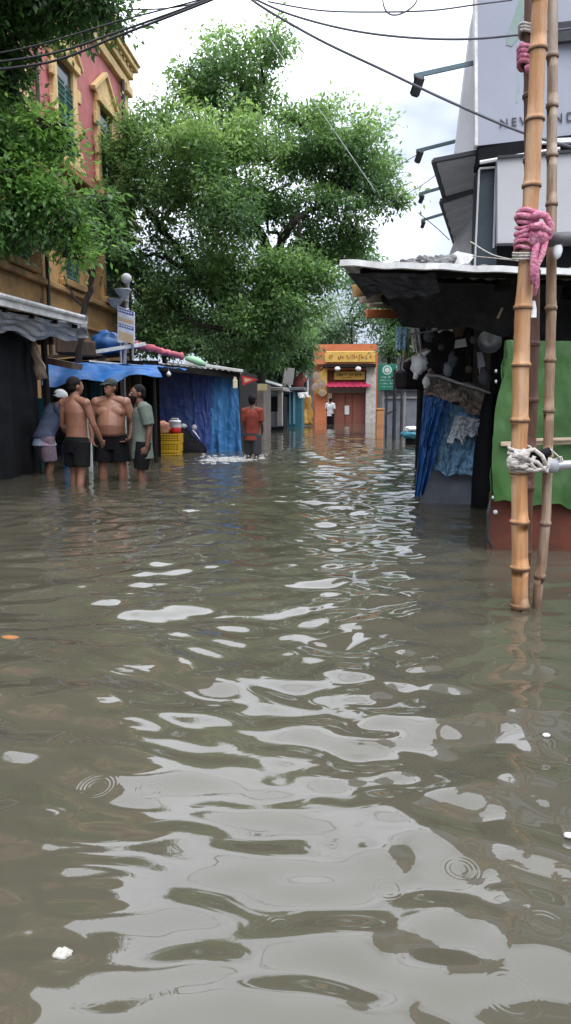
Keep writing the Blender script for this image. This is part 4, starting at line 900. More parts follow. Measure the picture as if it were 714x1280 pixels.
    labs = ['grey pot hanging left of the round pan', 'pale pouch low in the dark shed beside the carton', 'brown pouch under the two small packets', 'steel pot between the white bag and the carton', 'grey pouch just above the brown plastic cover', 'bluish pouch right of the white garment', 'tan pouch nearest the shed roof edge', 'grey pot below the roof right of the small white bag', 'whitish pouch near the green tarp top', 'brown pouch in front of the end wall', 'small steel pot high behind the bamboo', 'dull grey pouch high in the middle of the shed']
    sp_ = [(592, 425), (566, 450), (574, 412), (552, 434), (560, 462), (536, 418), (600, 372), (545, 380), (606, 470), (586, 462), (636, 392), (570, 372)]
    for k, (px, py) in enumerate(sp_):
        Yk = 7.7 + (k % 4) * .25; c = at(px, py, Yk); m = MB(); s = .035 + .012 * (k % 3)
        if k % 3 == 0: m.lathe(c, [(s * .5, -s), (s, -s * .6), (s * 1.1, s * .5), (s * .8, s * .8), (s * .9, s)], 14)
        else: m.ball(c, (s, s * .6, s * 1.5), 14, 10, .45)
        m.tube([c + V3(0, 0, s), c + V3(.01, 0, s + .09)], .003, 4)
        o = m.build('hanging_pot' if k % 3 == 0 else 'hanging_pouch', ms[k % 7], base=c, smooth=True); tag(o, labs[k], 'pot' if k % 3 == 0 else 'pouch', g)
    c = at(515, 475, 8.8); m = MB(); m.box(c, (.32, .3, .22), .3, .03); m.box(c + V3(.02, -.1, .16), (.24, .2, .12), .1, .03); o = m.build('dark_box', M_dark, base=c); tag(o, 'dark boxes on the grey counter below the white bag', 'box')
shed_goods()
def counter_and_signs():
    Y = 25.; a = at(478, 487, Y); b = at(534, 487, Y); t = thing('metal_counter', 'grey metal box counter behind the blue tarp cart', 'counter', ((a.x + b.x) / 2, Y, -.35))
    m = MB(); m.box(((a.x + b.x) / 2, Y + .8, .6), (b.x - a.x, 1.5, 1.95), bev=.02); m.build('body', M_greymetal, t)
    m = MB(); m.box(((a.x + b.x) / 2, Y + .75, a.z), (b.x - a.x + .1, 1.75, .05), bev=.01); m.build('lid', M_greymetal, t)
    m = MB()
    for px in (478, 505, 533): rect(m, px, 488, px + 1.6, 538, Y - .01, .03)
    rect(m, 480, 496, 533, 498, Y - .015, .02); m.build('rail', M_steel, t)
    Y = 22.; a = at(494, 470, Y); b = V3(a.x, Y, -.35); t = thing('sign_post', 'black iron post with crossbar right of the green signboard', 'post', b)
    m = MB(); m.tube([b, (a.x, Y, at(494, 462, Y).z)], .055, 10); m.tube([b + V3(.2, 0, 0), (a.x + .2, Y, at(494, 470, Y).z)], .03, 8); m.build('post', M_iron, t)
    m = MB(); m.bar(at(489, 473, Y), at(514, 468, Y), .04, .08); m.bar(at(482, 518, Y), at(496, 512, Y), .04, .05); m.build('crossbar', M_iron, t)
    Y = 24.; c = at(484, 471, Y); t = thing('green_signboard', 'green signboard with round white emblem and white text lines', 'sign', c)
    m = MB(); rect(m, 473, 455, 495, 488, Y, .05, .01); m.build('board', M_green_sign, t)
    e = at(484, 462.5, Y); m = MB(); m.lathe(e + V3(0, -.006, 0), [(.145, 0), (.145, .008)], 28, (0, -1, 0)); em = m.build('emblem', mat('sign_white', (.6, .68, .64)), t)
    m = MB(); m.lathe(e + V3(0, -.016, 0), [(.11, 0), (.11, .004)], 28, (0, -1, 0)); m.build('emblem_ring', M_green_sign, em)
    m = MB(); m.lathe(e + V3(0, -.021, 0), [(.08, 0), (.08, .004)], 24, (0, -1, 0)); m.bar(e + V3(-.07, -.024, .0), e + V3(.07, -.024, 0), .004, .02); m.build('emblem_mark', mat('sign_white2', (.5, .6, .55)), em)
    m = MB(); marks(m, 475, 493, 471.5, Y, .07, 11, 1); marks(m, 475, 493, 475.5, Y, .06, 12, 2); marks(m, 476, 492, 479.5, Y, .06, 10, 8); marks(m, 477, 491, 483.5, Y, .05, 9, 4); m.build('lettering', mat('sign_white', (.6, .68, .64)), t)
    m = MB(); m.tube([(c.x, Y + .07, -.35), (c.x, Y + .07, c.z + .2)], .035, 8); m.build('support', M_iron, t)
    Y = 23.; c = at(475, 520, Y); m = MB(); m.box((c.x, Y, .25), (.22, .2, 1.25), bev=.02); m.box((c.x, Y, .9), (.26, .24, .06), bev=.01); m.box((c.x, Y, .4), (.235, .215, .06)); o = m.build('orange_pillar', mat('orange_tan_pillar', (.5, .24, .1), (.35, .16, .08), dirt=(.15, .08, .06)), base=(c.x, Y, -.35)); tag(o, 'short orange brown pillar in the water left of the counter', 'pillar')
    # bundle on water edge
    c = onz(514, 556); t = thing('wrapped_bundle', 'teal and white wrapped bundle beside the deep blue tarp', 'bundle', (c.x, c.y, 0))
    m = MB(); cc = V3(c.x, c.y + .2, .27); m.ball(cc, (.25, .24, .13), 26, 16, .2); m.build('teal_wrap', mat('teal_wrap', (.06, .3, .38), (.04, .2, .28), rough=.5, bump=.3), t, smooth=True)
    m = MB(); m.ball(cc + V3(.02, 0, .11), (.22, .2, .09), 26, 16, .35); m.build('white_wrap', M_paper, t, smooth=True)
    m = MB(); m.box((c.x + .05, c.y + .25, -.1), (.34, .3, .52), bev=.01); m.build('dark_stand', M_black, t)
counter_and_signs()
def cart():
    Y = 7.9; b = V3(at(565, 600, Y).x, Y + .5, -.35)
    t = thing('covered_cart', 'grey box cart covered in blue tarps and brown plastic', 'cart', b)
    l = at(521, 485, Y); r_ = at(607, 500, Y)
    x0, x1 = at(527, 560, Y).x, at(604, 560, Y).x
    m = MB(); m.prism([(x0, Y + .05, -.35), (x1, Y + .05, -.35), (x1 + .2, Y + 1.05, -.35), (x0 + .22, Y + 1.05, -.35)], (0, 0, 1.24)); m.build('body', M_greymetal, t)
    m = MB(); cloth(m, at(531, 494, Y - .06), at(606, 517, Y - .05), at(532, 588, Y - .1), at(598, 597, Y - .1), 50, 40, 1.7, .02, 0, 4, wr=.022, hem=.05); m.build('faded_tarp', M_sky, t, label='faded pale blue tarp over the front')
    m = MB(); cloth(m, at(530, 490, Y - .12), at(566, 503, Y - .12), at(519, 622, Y - .2), at(529, 619, Y - .16), 40, 40, 1.3, .035, 0, 1, wr=.008, hem=.02); m.build('deep_blue_tarp', M_deepblue, t, label='deep blue tarp bunched down the left corner')
    m = MB(); cloth(m, at(536, 496, Y - .2), at(556, 500, Y - .2), at(527, 560, Y - .24), at(540, 556, Y - .2), 24, 30, 1.2, .03, 0, 6, wr=.008); m.build('tarp_fold', M_deepblue, t)
    m = MB(); cloth(m, at(570, 519, Y - .16), at(606, 526, Y - .14), at(559, 553, Y - .2), at(602, 550, Y - .17), 30, 24, 1.6, .03, 0, 9, wr=.02, hem=.16); m.build('grey_flap', mat('grey_white_sheet', (.42, .44, .47), (.3, .32, .35), rough=.5, bump=.35, bscale=9), t, label='greyish white sheet tied over the front')
    m = MB(); P = [at(534, 466, Y + .5), at(612, 490, Y + .6), at(531, 488, Y - .18), at(606, 520, Y - .14)]
    cloth(m, *P, 60, 36, 1.5, .02, 0, 3, th=.008, wr=.022, grow=False, hem=0); m.build('plastic_cover', M_tanplastic, t, label='crumpled brown plastic top cover')
    m = MB(); pts = [at(532, 470, Y + .3), at(548, 470, Y + .3), at(575, 479, Y + .3), at(600, 487, Y + .4), at(613, 491, Y + .45)]; m.tube([p + V3(0, 0, .01 * math.sin(i * 3)) for i, p in enumerate(pts)], [.018, .016, .014, .012, .008], 8)
    m.ball(at(533, 478, Y - .1), (.04, .05, .06), 16, 10, .4); m.build('white_rope_edge', M_paper, t, smooth=True)
    m = MB(); m.lathe((at(596, 610, Y).x, Y - .05, -.3), [(.05, 0), (.05, .5), (.03, .56)], 12); m.build('leg', M_greymetal, t)
    a = at(611, 560, 7.6); m = MB()
    m.loft([V3(a.x, 7.75, -.3), V3(a.x, 7.75, .3), V3(a.x - .01, 7.75, .55), V3(a.x, 7.75, .95), V3(a.x + .02, 7.75, 1.15)], [(.13, .2), (.13, .2), (.11, .16), (.07, .16), (.05, .12)], (1, 0, 0)); o = m.build('black_sack', M_black, base=(a.x, 7.75, -.3), smooth=True); tag(o, 'tall black sacking between the cart and the green tarp', 'sack')
cart()
def green_stall():
    Y = 5.35; x0 = at(619, 560, Y).x; t = thing('green_stall', 'stall wrapped in bright green tarp behind the bamboo poles', 'stall', (x0 + .8, Y + .6, -.35))
    A = at(634, 425, Y); C_ = at(614, 627, Y - .02); B = at(800, 428, Y); D = at(800, 640, Y - .02)
    m = MB()
    def fn(u, v):
        p = A.lerp(B, u).lerp(C_.lerp(D, u), v)
        p.x += .03 * math.sin(v * 7) * (1 - u) ** 3 - .045 * math.exp(-((v - .35) / .18) ** 2) * (1 - u) ** 4
        return p + V3(0, -.03 * math.sin(u * 17 + 2 * noise.noise((u * 3, v * 2, 0))) * (.4 + .6 * v) - .004 * noise.noise((u * 26, v * 14, 2)) - .016 * noise.noise((u * 7, v * 6, 4)), .02 * math.sin(u * 19) * v + .015 * noise.noise((u * 12, 3, 1)) * v)
    m.sheet(fn, 90, 50, .006); m.build('tarp', M_green, t)
    m = MB(); E = at(640, 425, Y + 1.6); F_ = at(616, 626, Y + .0); cloth(m, (A.x, Y + .02, A.z), (A.x + .75, Y + 2.2, A.z), (C_.x + .01, Y + .02, C_.z), (C_.x + .6, Y + 2.2, C_.z), 30, 20, 2, .02); m.build('side_tarp', M_green, t)
    m = MB(); xa, xb = x0 - .02, at(800, 600, Y).x; z1 = at(620, 627, Y).z + .04
    m.prism([(xa, Y + .05, -.35), (xb, Y + .05, -.35), (xb, Y + 2.2, -.35), (xa + .62, Y + 2.2, -.35)], (0, 0, z1 + .37)); m.build('base_tray', M_rust, t)
    m = MB(); m.tube([(xa + .01, Y + .02, z1 - .02), (xa - .012, Y + .0, z1 - .12), (xa - .01, Y, .1), (xa + .03, Y + .01, .02)], .012, 8); m.build('edge_trim', M_iron, t)
    m = MB(); c = at(619, 640, Y - .04); m.lathe(c, [(.014, 0), (.016, .012), (.009, .018)], 14, (0, -1, 0)); m.build('bolt', M_greyplastic, t)
    m = MB(); m.bar(at(626, 555, Y - .06), at(770, 551, Y - .06), .025, .03); m.bar(at(655, 550, Y - .09), at(770, 547, Y - .09), .02, .018); m.build('batten', M_wood, t)
    for py in (464, 477, 622):
        c = at(620 if py < 500 else 616, py, Y - .05); MB().ball(c, (.009, .012, .013), 10, 8).build('tie_knot', M_greyplastic, t, smooth=True)
green_stall()

# ---------------------------------------------------------------- right building with billboards
M_bill = mat('billboard_lilac_grey', (.27, .285, .34), (.25, .265, .315), rough=.55, scale=1.2, bump=.05, dirt=(.3, .32, .36), dirt_amt=.5, dscale=1.4)
M_panel = mat('pale_panel', (.36, .36, .37), (.33, .33, .34), rough=.6, scale=2, bump=.05)
M_dkblue = mat('dark_slate_column', (.025, .04, .05), rough=.5)
def text_mesh(name, s, size, loc, rot, m, parent, ext=.004):
    cu = bpy.data.curves.new(name + '_c', 'FONT'); cu.body = s; cu.size = size; cu.extrude = ext; cu.align_x = 'LEFT'; cu.space_character = 1.45
    tmp = bpy.data.objects.new(name + '_t', cu); col.objects.link(tmp)
    me = bpy.data.meshes.new_from_object(tmp); bpy.data.objects.remove(tmp)
    me.materials.clear(); me.materials.append(m); o = bpy.data.objects.new(name, me); col.objects.link(o)
    o.parent = parent; o.location = Vector(loc) - BASE[parent.name]; o.rotation_euler = rot; BASE[o.name] = BASE[parent.name]; return o
def right_building():
    Y = 9.0; t = thing('market_building', 'dark market building above the shed on the right', 'building', (4.5, 11, -.35))
    MB().box((4.6, 11.6, 4.2), (5.0, 4.2, 9.1)).build('wall', mat('dark_building_wall', (.06, .065, .07), dirt=(.03, .03, .03)), t)
    m = MB(); rect(m, 598, 212, 620, 345, Y - .12, .3); m.build('column', M_dkblue, t)
    m = MB(); a = at(599, 211, Y - .2); m.bar(at(599, 212, Y - .16), at(593, 345, Y - .16), .03, .02, V3(1, 0, 0)); m.bar(at(599, 211, Y - .16), at(622, 209, Y - .16), .03, .02); m.bar(at(620, 209, Y - .16), at(617, 310, Y - .16), .03, .02, V3(1, 0, 0)); m.build('pale_edging', M_panel, t)
    m = MB(); rect(m, 619, 305, 760, 345, Y - .1, .3); m.build('dark_fascia', M_black, t)
    m = MB(); m.prism([at(560, 322, Y + 1.2), at(592, 240, Y + .8), at(598, 240, Y + .3), at(596, 345, Y + .3), at(575, 345, Y + 1.1)], (.1, .4, 0)); m.build('return_wall', M_greyplastic, t)
right_building()
def billboards():
    Y = 8.8; c = at(690, 80, Y)
    t = thing('billboard', 'tall lilac grey billboard with green palm stain and NEW lettering', 'billboard', c)
    TL = at(597, -60, Y); BL = at(598, 182, Y); BR = at(860, 152, Y); TR = at(860, -100, Y)
    m = MB(); m.prism([TL, BL, BR, TR], (0, .14, 0)); m.build('panel', M_bill, t)
    m = MB(); m.bar(TL + V3(-.02, .05, 0), BL + V3(-.02, .05, 0), .12, .035, V3(1, 0, 0)); 
    m.build('edge_frame', M_tinedge, t)
    m = MB(); m.prism([at(597, -10, Y + .2), at(598, 190, Y + .2), at(569, 197, Y + .5), at(577, 130, Y + .45), at(592, 10, Y + .25)], (.02, .4, 0)); m.build('side_panel', mat('pale_side_cladding', (.55, .57, .6), (.5, .52, .55)), t, label='pale grey slanting side panel')
    m = MB(); m.prism([at(598, 183, Y + .02), at(598, 206, Y + .02), at(860, 184, Y - .1), at(860, 153, Y - .1)], (0, .3, 0)); m.build('underside_strip', M_black, t)
    m = MB(); m.bar(at(660, 178, Y - .05), at(860, 170, Y - .12), .05, .05); m.tube([at(600, 203, Y - .03), at(640, 196, Y - .05), at(700, 186, Y - .1)], .02, 6); m.build('bright_edge', M_white, t)
    # lettering: the characters visible either side of the bamboo
    M_let = mat('dark_lettering', (.05, .055, .075), rough=.6)
    sz = .105 / .7 * .95
    p = at(624.5, 159.5, Y - .012); text_mesh('lettering', 'NEW', .125, p, (R(90), R(-4), 0), M_let, t); p = at(684, 154.5, Y - .012); text_mesh('lettering', 'IND', .135, p, (R(90), R(-4), 0), M_let, t)
    # palm-shaped stain: real paint on the panel
    m = MB(); s_ = [(650, -60), (652, -10), (645, 15), (635, 40), (633, 56), (640, 58), (648, 48), (650, 30), (655, 20), (660, 22), (668, 0), (664, -60)]
    P = [at(x, y, Y - .006) for x, y in s_]; m.prism(P, (0, .005, 0)); 
    m.build('green_stain', mat('faded_green_print', (.17, .25, .2), (.22, .27, .28), rough=.6, scale=5), t)
    m = MB(); P = [at(x, y, Y - .003) for x, y in ((646, 56), (650, 56), (651, 100), (648, 128), (645, 128), (648, 100))]; m.prism(P, (0, .002, 0)); m.build('drip_stain', mat('faint_green_stain', (.3, .36, .36), rough=.6), t)
    m = MB(); m.bar(at(694, 42, Y - .05), at(860, 24, Y - .1), .06, .2); m.build('dark_slot', M_iron, t)
    Y = 8.7; c = at(690, 250, Y); t = thing('panel_board', 'plain pale grey lower board beneath the billboard', 'board', c)
    m = MB(); m.prism([at(622, 198, Y), at(622, 305, Y), at(860, 300, Y), at(860, 178, Y)], (0, .1, 0)); m.build('panel', M_panel, t)
    m = MB(); m.bar(at(622, 197, Y - .02), at(860, 177, Y - .02), .03, .03); m.bar(at(621, 306, Y - .02), at(860, 302, Y - .02), .03, .03); m.build('frame', M_iron, t)
billboards()
def louvres():
    Mg = mat('grey_awning_boards', (.28, .28, .29), (.2, .2, .21), rough=.7, scale=3, dirt=(.09, .09, .09), dirt_amt=.5)
    t = thing('awning', 'larger upper grey awning flaring out from the building', 'awning', at(580, 240, 9.4), 'grey awnings on the right building')
    A = at(542, 201, 9.0); B = at(630, 184, 8.9); C_ = at(572, 300, 10.4); D = at(604, 285, 9.8)
    m = MB(); m.sheet(lambda u, v: A.lerp(B, u).lerp(C_.lerp(D, u), v) + V3(0, .012 * math.sin(v * 46), 0), 6, 90, .03); m.build('boards', Mg, t)
    m = MB(); m.bar(A, B, .05, .05); m.bar(A, C_, .05, .05); m.build('frame', M_iron, t)
    t = thing('awning', 'smaller lower grey awning with a dark bracket', 'awning', at(580, 290, 9.8), 'grey awnings on the right building')
    A = at(551, 252, 9.6); B = at(592, 238, 9.4); C_ = at(574, 322, 10.6); D = at(600, 310, 10.0)
    m = MB(); m.sheet(lambda u, v: A.lerp(B, u).lerp(C_.lerp(D, u), v) + V3(0, .012 * math.sin(v * 46), 0), 6, 60, .03); m.build('boards', Mg, t)
    m = MB(); m.bar(A, B, .05, .06); m.bar(A, C_, .04, .04); m.build('frame', M_iron, t)
louvres()
def floodlights():
    g = 'floodlights on arms above the right side'
    specs = [('topmost and largest floodlight on a dark steel arm beside the billboard', (518, 95), (604, 76), (522, 108), 8.6, 8.95, .024, 1.0),
             ('second floodlight from the top, on a thin pale arm', (521, 189), (580, 174), (524, 196), 10.0, 10.2, .02, .75),
             ('third floodlight from the top, on a short arm by the awning', (524, 243), (566, 231), (527, 249), 11.4, 11.4, .018, .6),
             ('lowest small floodlight, beside the lower awning', (527, 276), (570, 263), (529, 281), 12.4, 12.4, .016, .55)]
    for lab, a, b, c, Ya, Yb, r_, s in specs:
        A = at(*a, Ya); B = at(*b, Yb); c = at(*c, Ya); t = thing('floodlight', lab, 'floodlight', B, g)
        m = MB(); m.bar(A, B, r_ * 1.3, r_ * 2); m.bar(A + V3(0, .05, .03), B + V3(0, .05, .03), r_ * .7, r_); m.tube([A, (A + c) / 2 + V3(-.01, 0, 0), c], .012, 6); m.build('arm', mat('bluish_steel', (.1, .15, .17), rough=.5, metal=.4), t)
        rot = Matrix.Rotation(.35, 3, 'Y') @ Matrix.Rotation(.5, 3, 'X')
        h = MB().box(c, (.1 * s, .09 * s, .2 * s), rot, .02).build('lamp_head', M_iron, t); MB().box(c + rot @ V3(-.052 * s, 0, 0), (.006, .075 * s, .17 * s), rot).build('lens', M_glass, h)
floodlights()

# ---------------------------------------------------------------- overhead cables
def cable(pts, r_, lab, m_=None, sag=0):
    P = [at(px, py, Y) for px, py, Y in pts]; out = []
    n = 14
    if len(P) == 2:
        for i in range(n + 1):
            t_ = i / n; out.append(P[0].lerp(P[1], t_) - V3(0, 0, sag * 4 * t_ * (1 - t_)))
    else:
        m = len(P)
        for i in range(m - 1):
            p0 = P[max(i - 1, 0)]; p1 = P[i]; p2 = P[i + 1]; p3 = P[min(i + 2, m - 1)]
            for k in range(8):
                t_ = k / 8; out.append(.5 * (2 * p1 + (p2 - p0) * t_ + (2 * p0 - 5 * p1 + 4 * p2 - p3) * t_ ** 2 + (3 * p1 - p0 - 3 * p2 + p3) * t_ ** 3))
        out.append(P[-1])
    m = MB(); m.tube(out, r_, 6); c = out[len(out) // 2]; o = m.build('overhead_cable', m_ or M_cable, base=c, smooth=True); tag(o, lab, 'cable', 'overhead cables'); return o
M_cg = mat('grey_cable', (.1, .1, .12), bump=0)
cable([(-60, 92, 8), (60, 78, 8), (150, 44, 8), (262, 1, 8), (300, -18, 8)], .012, 'lowest of the thick dark cables rising from the upper left')
cable([(-60, 84, 8.1), (60, 68, 8.1), (150, 39, 8.1), (258, 0, 8.1), (300, -20, 8.1)], .011, 'middle thick dark cable at the upper left')
cable([(-60, 76, 8.2), (40, 58, 8.2), (150, 26, 8.2), (255, -2, 8.2), (300, -22, 8.2)], .008, 'upper thin dark cable at the upper left above the thick pair')
cable([(160, 12, 8.4), (200, 11, 8.4), (240, 5, 8.4), (275, -10, 8.4)], .007, 'short high cable crossing above the dark ones near the tree top')
cable([(300, -12, 7), (330, 10, 7), (400, 50, 7), (480, 88, 7), (560, 126, 7), (657, 167, 6.6), (740, 190, 6.6)], .011, 'long diagonal grey cable from top centre down to the bamboo', M_cg)
cable([(305, -8, 7.5), (360, 17, 7.5), (430, 36, 7.5), (500, 46, 7.5), (580, 49, 7.5), (662, 42, 7.2), (760, 30, 7)], .01, 'sagging dark cable meeting the bamboo near its top', M_cg)
cable([(335, 2, 8.2), (400, 13, 8.2), (470, 15, 8.2), (540, 13, 8.2), (600, 5, 8.2), (640, 0, 8.4)], .008, 'thin nearly level cable across the top of the sky', M_cg)
cable([(478, -12, 8), (480, 8, 8), (488, 18, 8), (502, 17, 8), (518, 6, 8), (526, -12, 8)], .008, 'loose loop of cable hanging from the top edge', M_cg)
cable([(290, -20, 9), (345, 60, 9), (398, 135, 9), (470, 240, 9.3)], .005, 'very thin pale cable running down in front of the tree top', mat('pale_cable', (.5, .5, .52), bump=0))
cable([(500, 206, 11), (524, 192, 10.5), (545, 182, 10.3)], .005, 'fine wire to the second floodlight', M_cg)
cable([(470, 262, 13), (520, 236, 12), (550, 215, 11)], .005, 'fine wire crossing near the third floodlight', M_cg)
cable([(523, 266, 11), (545, 284, 11), (562, 300, 11)], .006, 'fine wire sagging beside the lower awning', M_cg)
cable([(588, 302, 5.6), (615, 318, 5.2), (648, 326, 4.2)], .004, 'thin wire tied to the bamboo above the shed roof', M_rope)
cable([(590, 320, 5.6), (620, 323, 5.2), (648, 326, 4.25)], .004, 'second thin wire tied to the bamboo above the shed roof', M_rope)

# ---------------------------------------------------------------- bamboo scaffold poles
def bamboomat(name, c1, c2, c3):
    m = mat(name, c1, c2, rough=.55, scale=3, bump=.35, bscale=30, stretch=(9, 9, .8), dirt=c3, dirt_amt=.8, dscale=1.6, spec=.3)
    t = m.node_tree; n = t.nodes; b = n['Principled BSDF']; src = b.inputs['Base Color'].links[0].from_socket
    g = n.new('ShaderNodeNewGeometry'); s = n.new('ShaderNodeSeparateXYZ'); t.links.new(g.outputs['Position'], s.inputs[0])   # wet, stained foot just above the water
    nz_ = n.new('ShaderNodeTexNoise'); nz_.inputs['Scale'].default_value = 30; a = n.new('ShaderNodeMath'); a.operation = 'MULTIPLY_ADD'; a.inputs[1].default_value = -.1
    t.links.new(nz_.outputs['Fac'], a.inputs[0]); t.links.new(s.outputs['Z'], a.inputs[2])
    r = n.new('ShaderNodeMapRange'); r.inputs[1].default_value = -.03; r.inputs[2].default_value = .06; r.inputs[3].default_value = .75; r.inputs[4].default_value = 0; t.links.new(a.outputs[0], r.inputs[0])
    x = n.new('ShaderNodeMix'); x.data_type = 'RGBA'; x.inputs['B'].default_value = (.07, .04, .022, 1); t.links.new(r.outputs[0], x.inputs['Factor']); t.links.new(src, x.inputs['A']); t.links.new(x.outputs['Result'], b.inputs['Base Color'])
    return m
MB1 = bamboomat('orange_bamboo', (.44, .225, .095), (.27, .125, .05), (.46, .34, .23))
MB2 = bamboomat('grey_brown_bamboo', (.27, .17, .1), (.13, .075, .045), (.42, .38, .32))
MB3 = bamboomat('dark_bamboo', (.14, .07, .045), (.08, .04, .028), (.05, .03, .025))
def interp(path, y):
    for (x0, y0), (x1, y1) in zip(path, path[1:]):
        if y0 <= y <= y1 or y1 <= y <= y0: return x0 + (x1 - x0) * (y - y0) / (y1 - y0)
    return path[-1][0] if abs(y - path[-1][1]) < abs(y - path[0][1]) else path[0][0]
def bamboo(lab, path, nodes, Y0, Y1, r0, r1, m_, seed):
    """path in photo pixels from top to water, nodes = photo y of the joints"""
    r_ = random.Random(seed); ys = sorted(nodes); pts = []; rad = []
    ymin, ymax = path[0][1], path[-1][1]
    def P(y):
        k = (y - ymin) / (ymax - ymin); return at(interp(path, y), y, Y1 + (Y0 - Y1) * k), r1 + (r0 - r1) * k
    prev = ymin; rings = MB(); grooves = []
    seq = [y for y in ys if ymin < y < ymax] + [ymax]
    for y in seq:
        for k in range(6):
            yy = prev + (y - prev) * (k + .5) / 6; p, r = P(yy); e = abs((k + .5) / 6 - .5) * 2
            p = p + V3(r_.uniform(-1, 1), 0, 0) * r * .03; pts.append(p); rad.append(r * (.93 + .06 * e ** 3))
        p, r = P(y)
        if y != ymax:
            for dz, rr in ((.02, 1.0), (.012, 1.0), (.006, 1.15), (-.002, 1.17), (-.008, 1.0), (-.02, .97)):
                pts.append(p + V3(0, 0, dz)); rad.append(r * rr)
            grooves.append((p, r))
        prev = y
    e, r = P(ymax); pts.append(V3(e.x - .005, e.y, -.4)); rad.append(r)
    b = V3(e.x, e.y, -.35); t = thing('bamboo_pole', lab, 'pole', b, 'bamboo scaffold poles')
    m = MB(); m.tube(pts, rad, 20); m.build('culm', m_, t, smooth=True)
    for p, r in grooves:
        m = MB(); m.lathe(p, [(r * 1.04, -.012), (r * 1.18, -.008), (r * 1.12, -.003), (r * 1.04, 0)], 20); m.build('node_ring', mat('bamboo_node', (.13, .07, .04), (.06, .035, .025), rough=.7, scale=20), t, smooth=True)
    return t
Yp = onz(650, 762).y
bamboo('thick orange bamboo pole, nearest and widest of the scaffold', [(678, -60), (675, 0), (669, 150), (661, 300), (653, 400), (649, 560), (650, 700), (650, 764)], [-10, 61, 149, 232, 310, 384, 456, 525, 590, 652, 709, 757], Yp, Yp, .044, .037, MB1, 1)
Yt = onz(672, 760).y + .02
bamboo('thin greyish bamboo pole right of the thick one, bent near the water', [(694, -60), (691, 0), (690, 190), (689, 390), (686, 520), (683, 640), (678, 700), (673, 730), (671, 762)], [-20, 70, 132, 194, 255, 385, 450, 513, 570, 654, 720], Yt, Yt + .1, .026, .026, MB2, 2)
bamboo('dark reddish bamboo pole hidden close behind the thick one', [(660, -60), (664, 0), (663, 90), (664, 250), (667, 380), (664, 520), (658, 640), (654, 758)], [40, 120, 200, 290, 340, 430, 500, 560, 610, 690], Yp + .22, Yp + .2, .034, .034, MB3, 3)

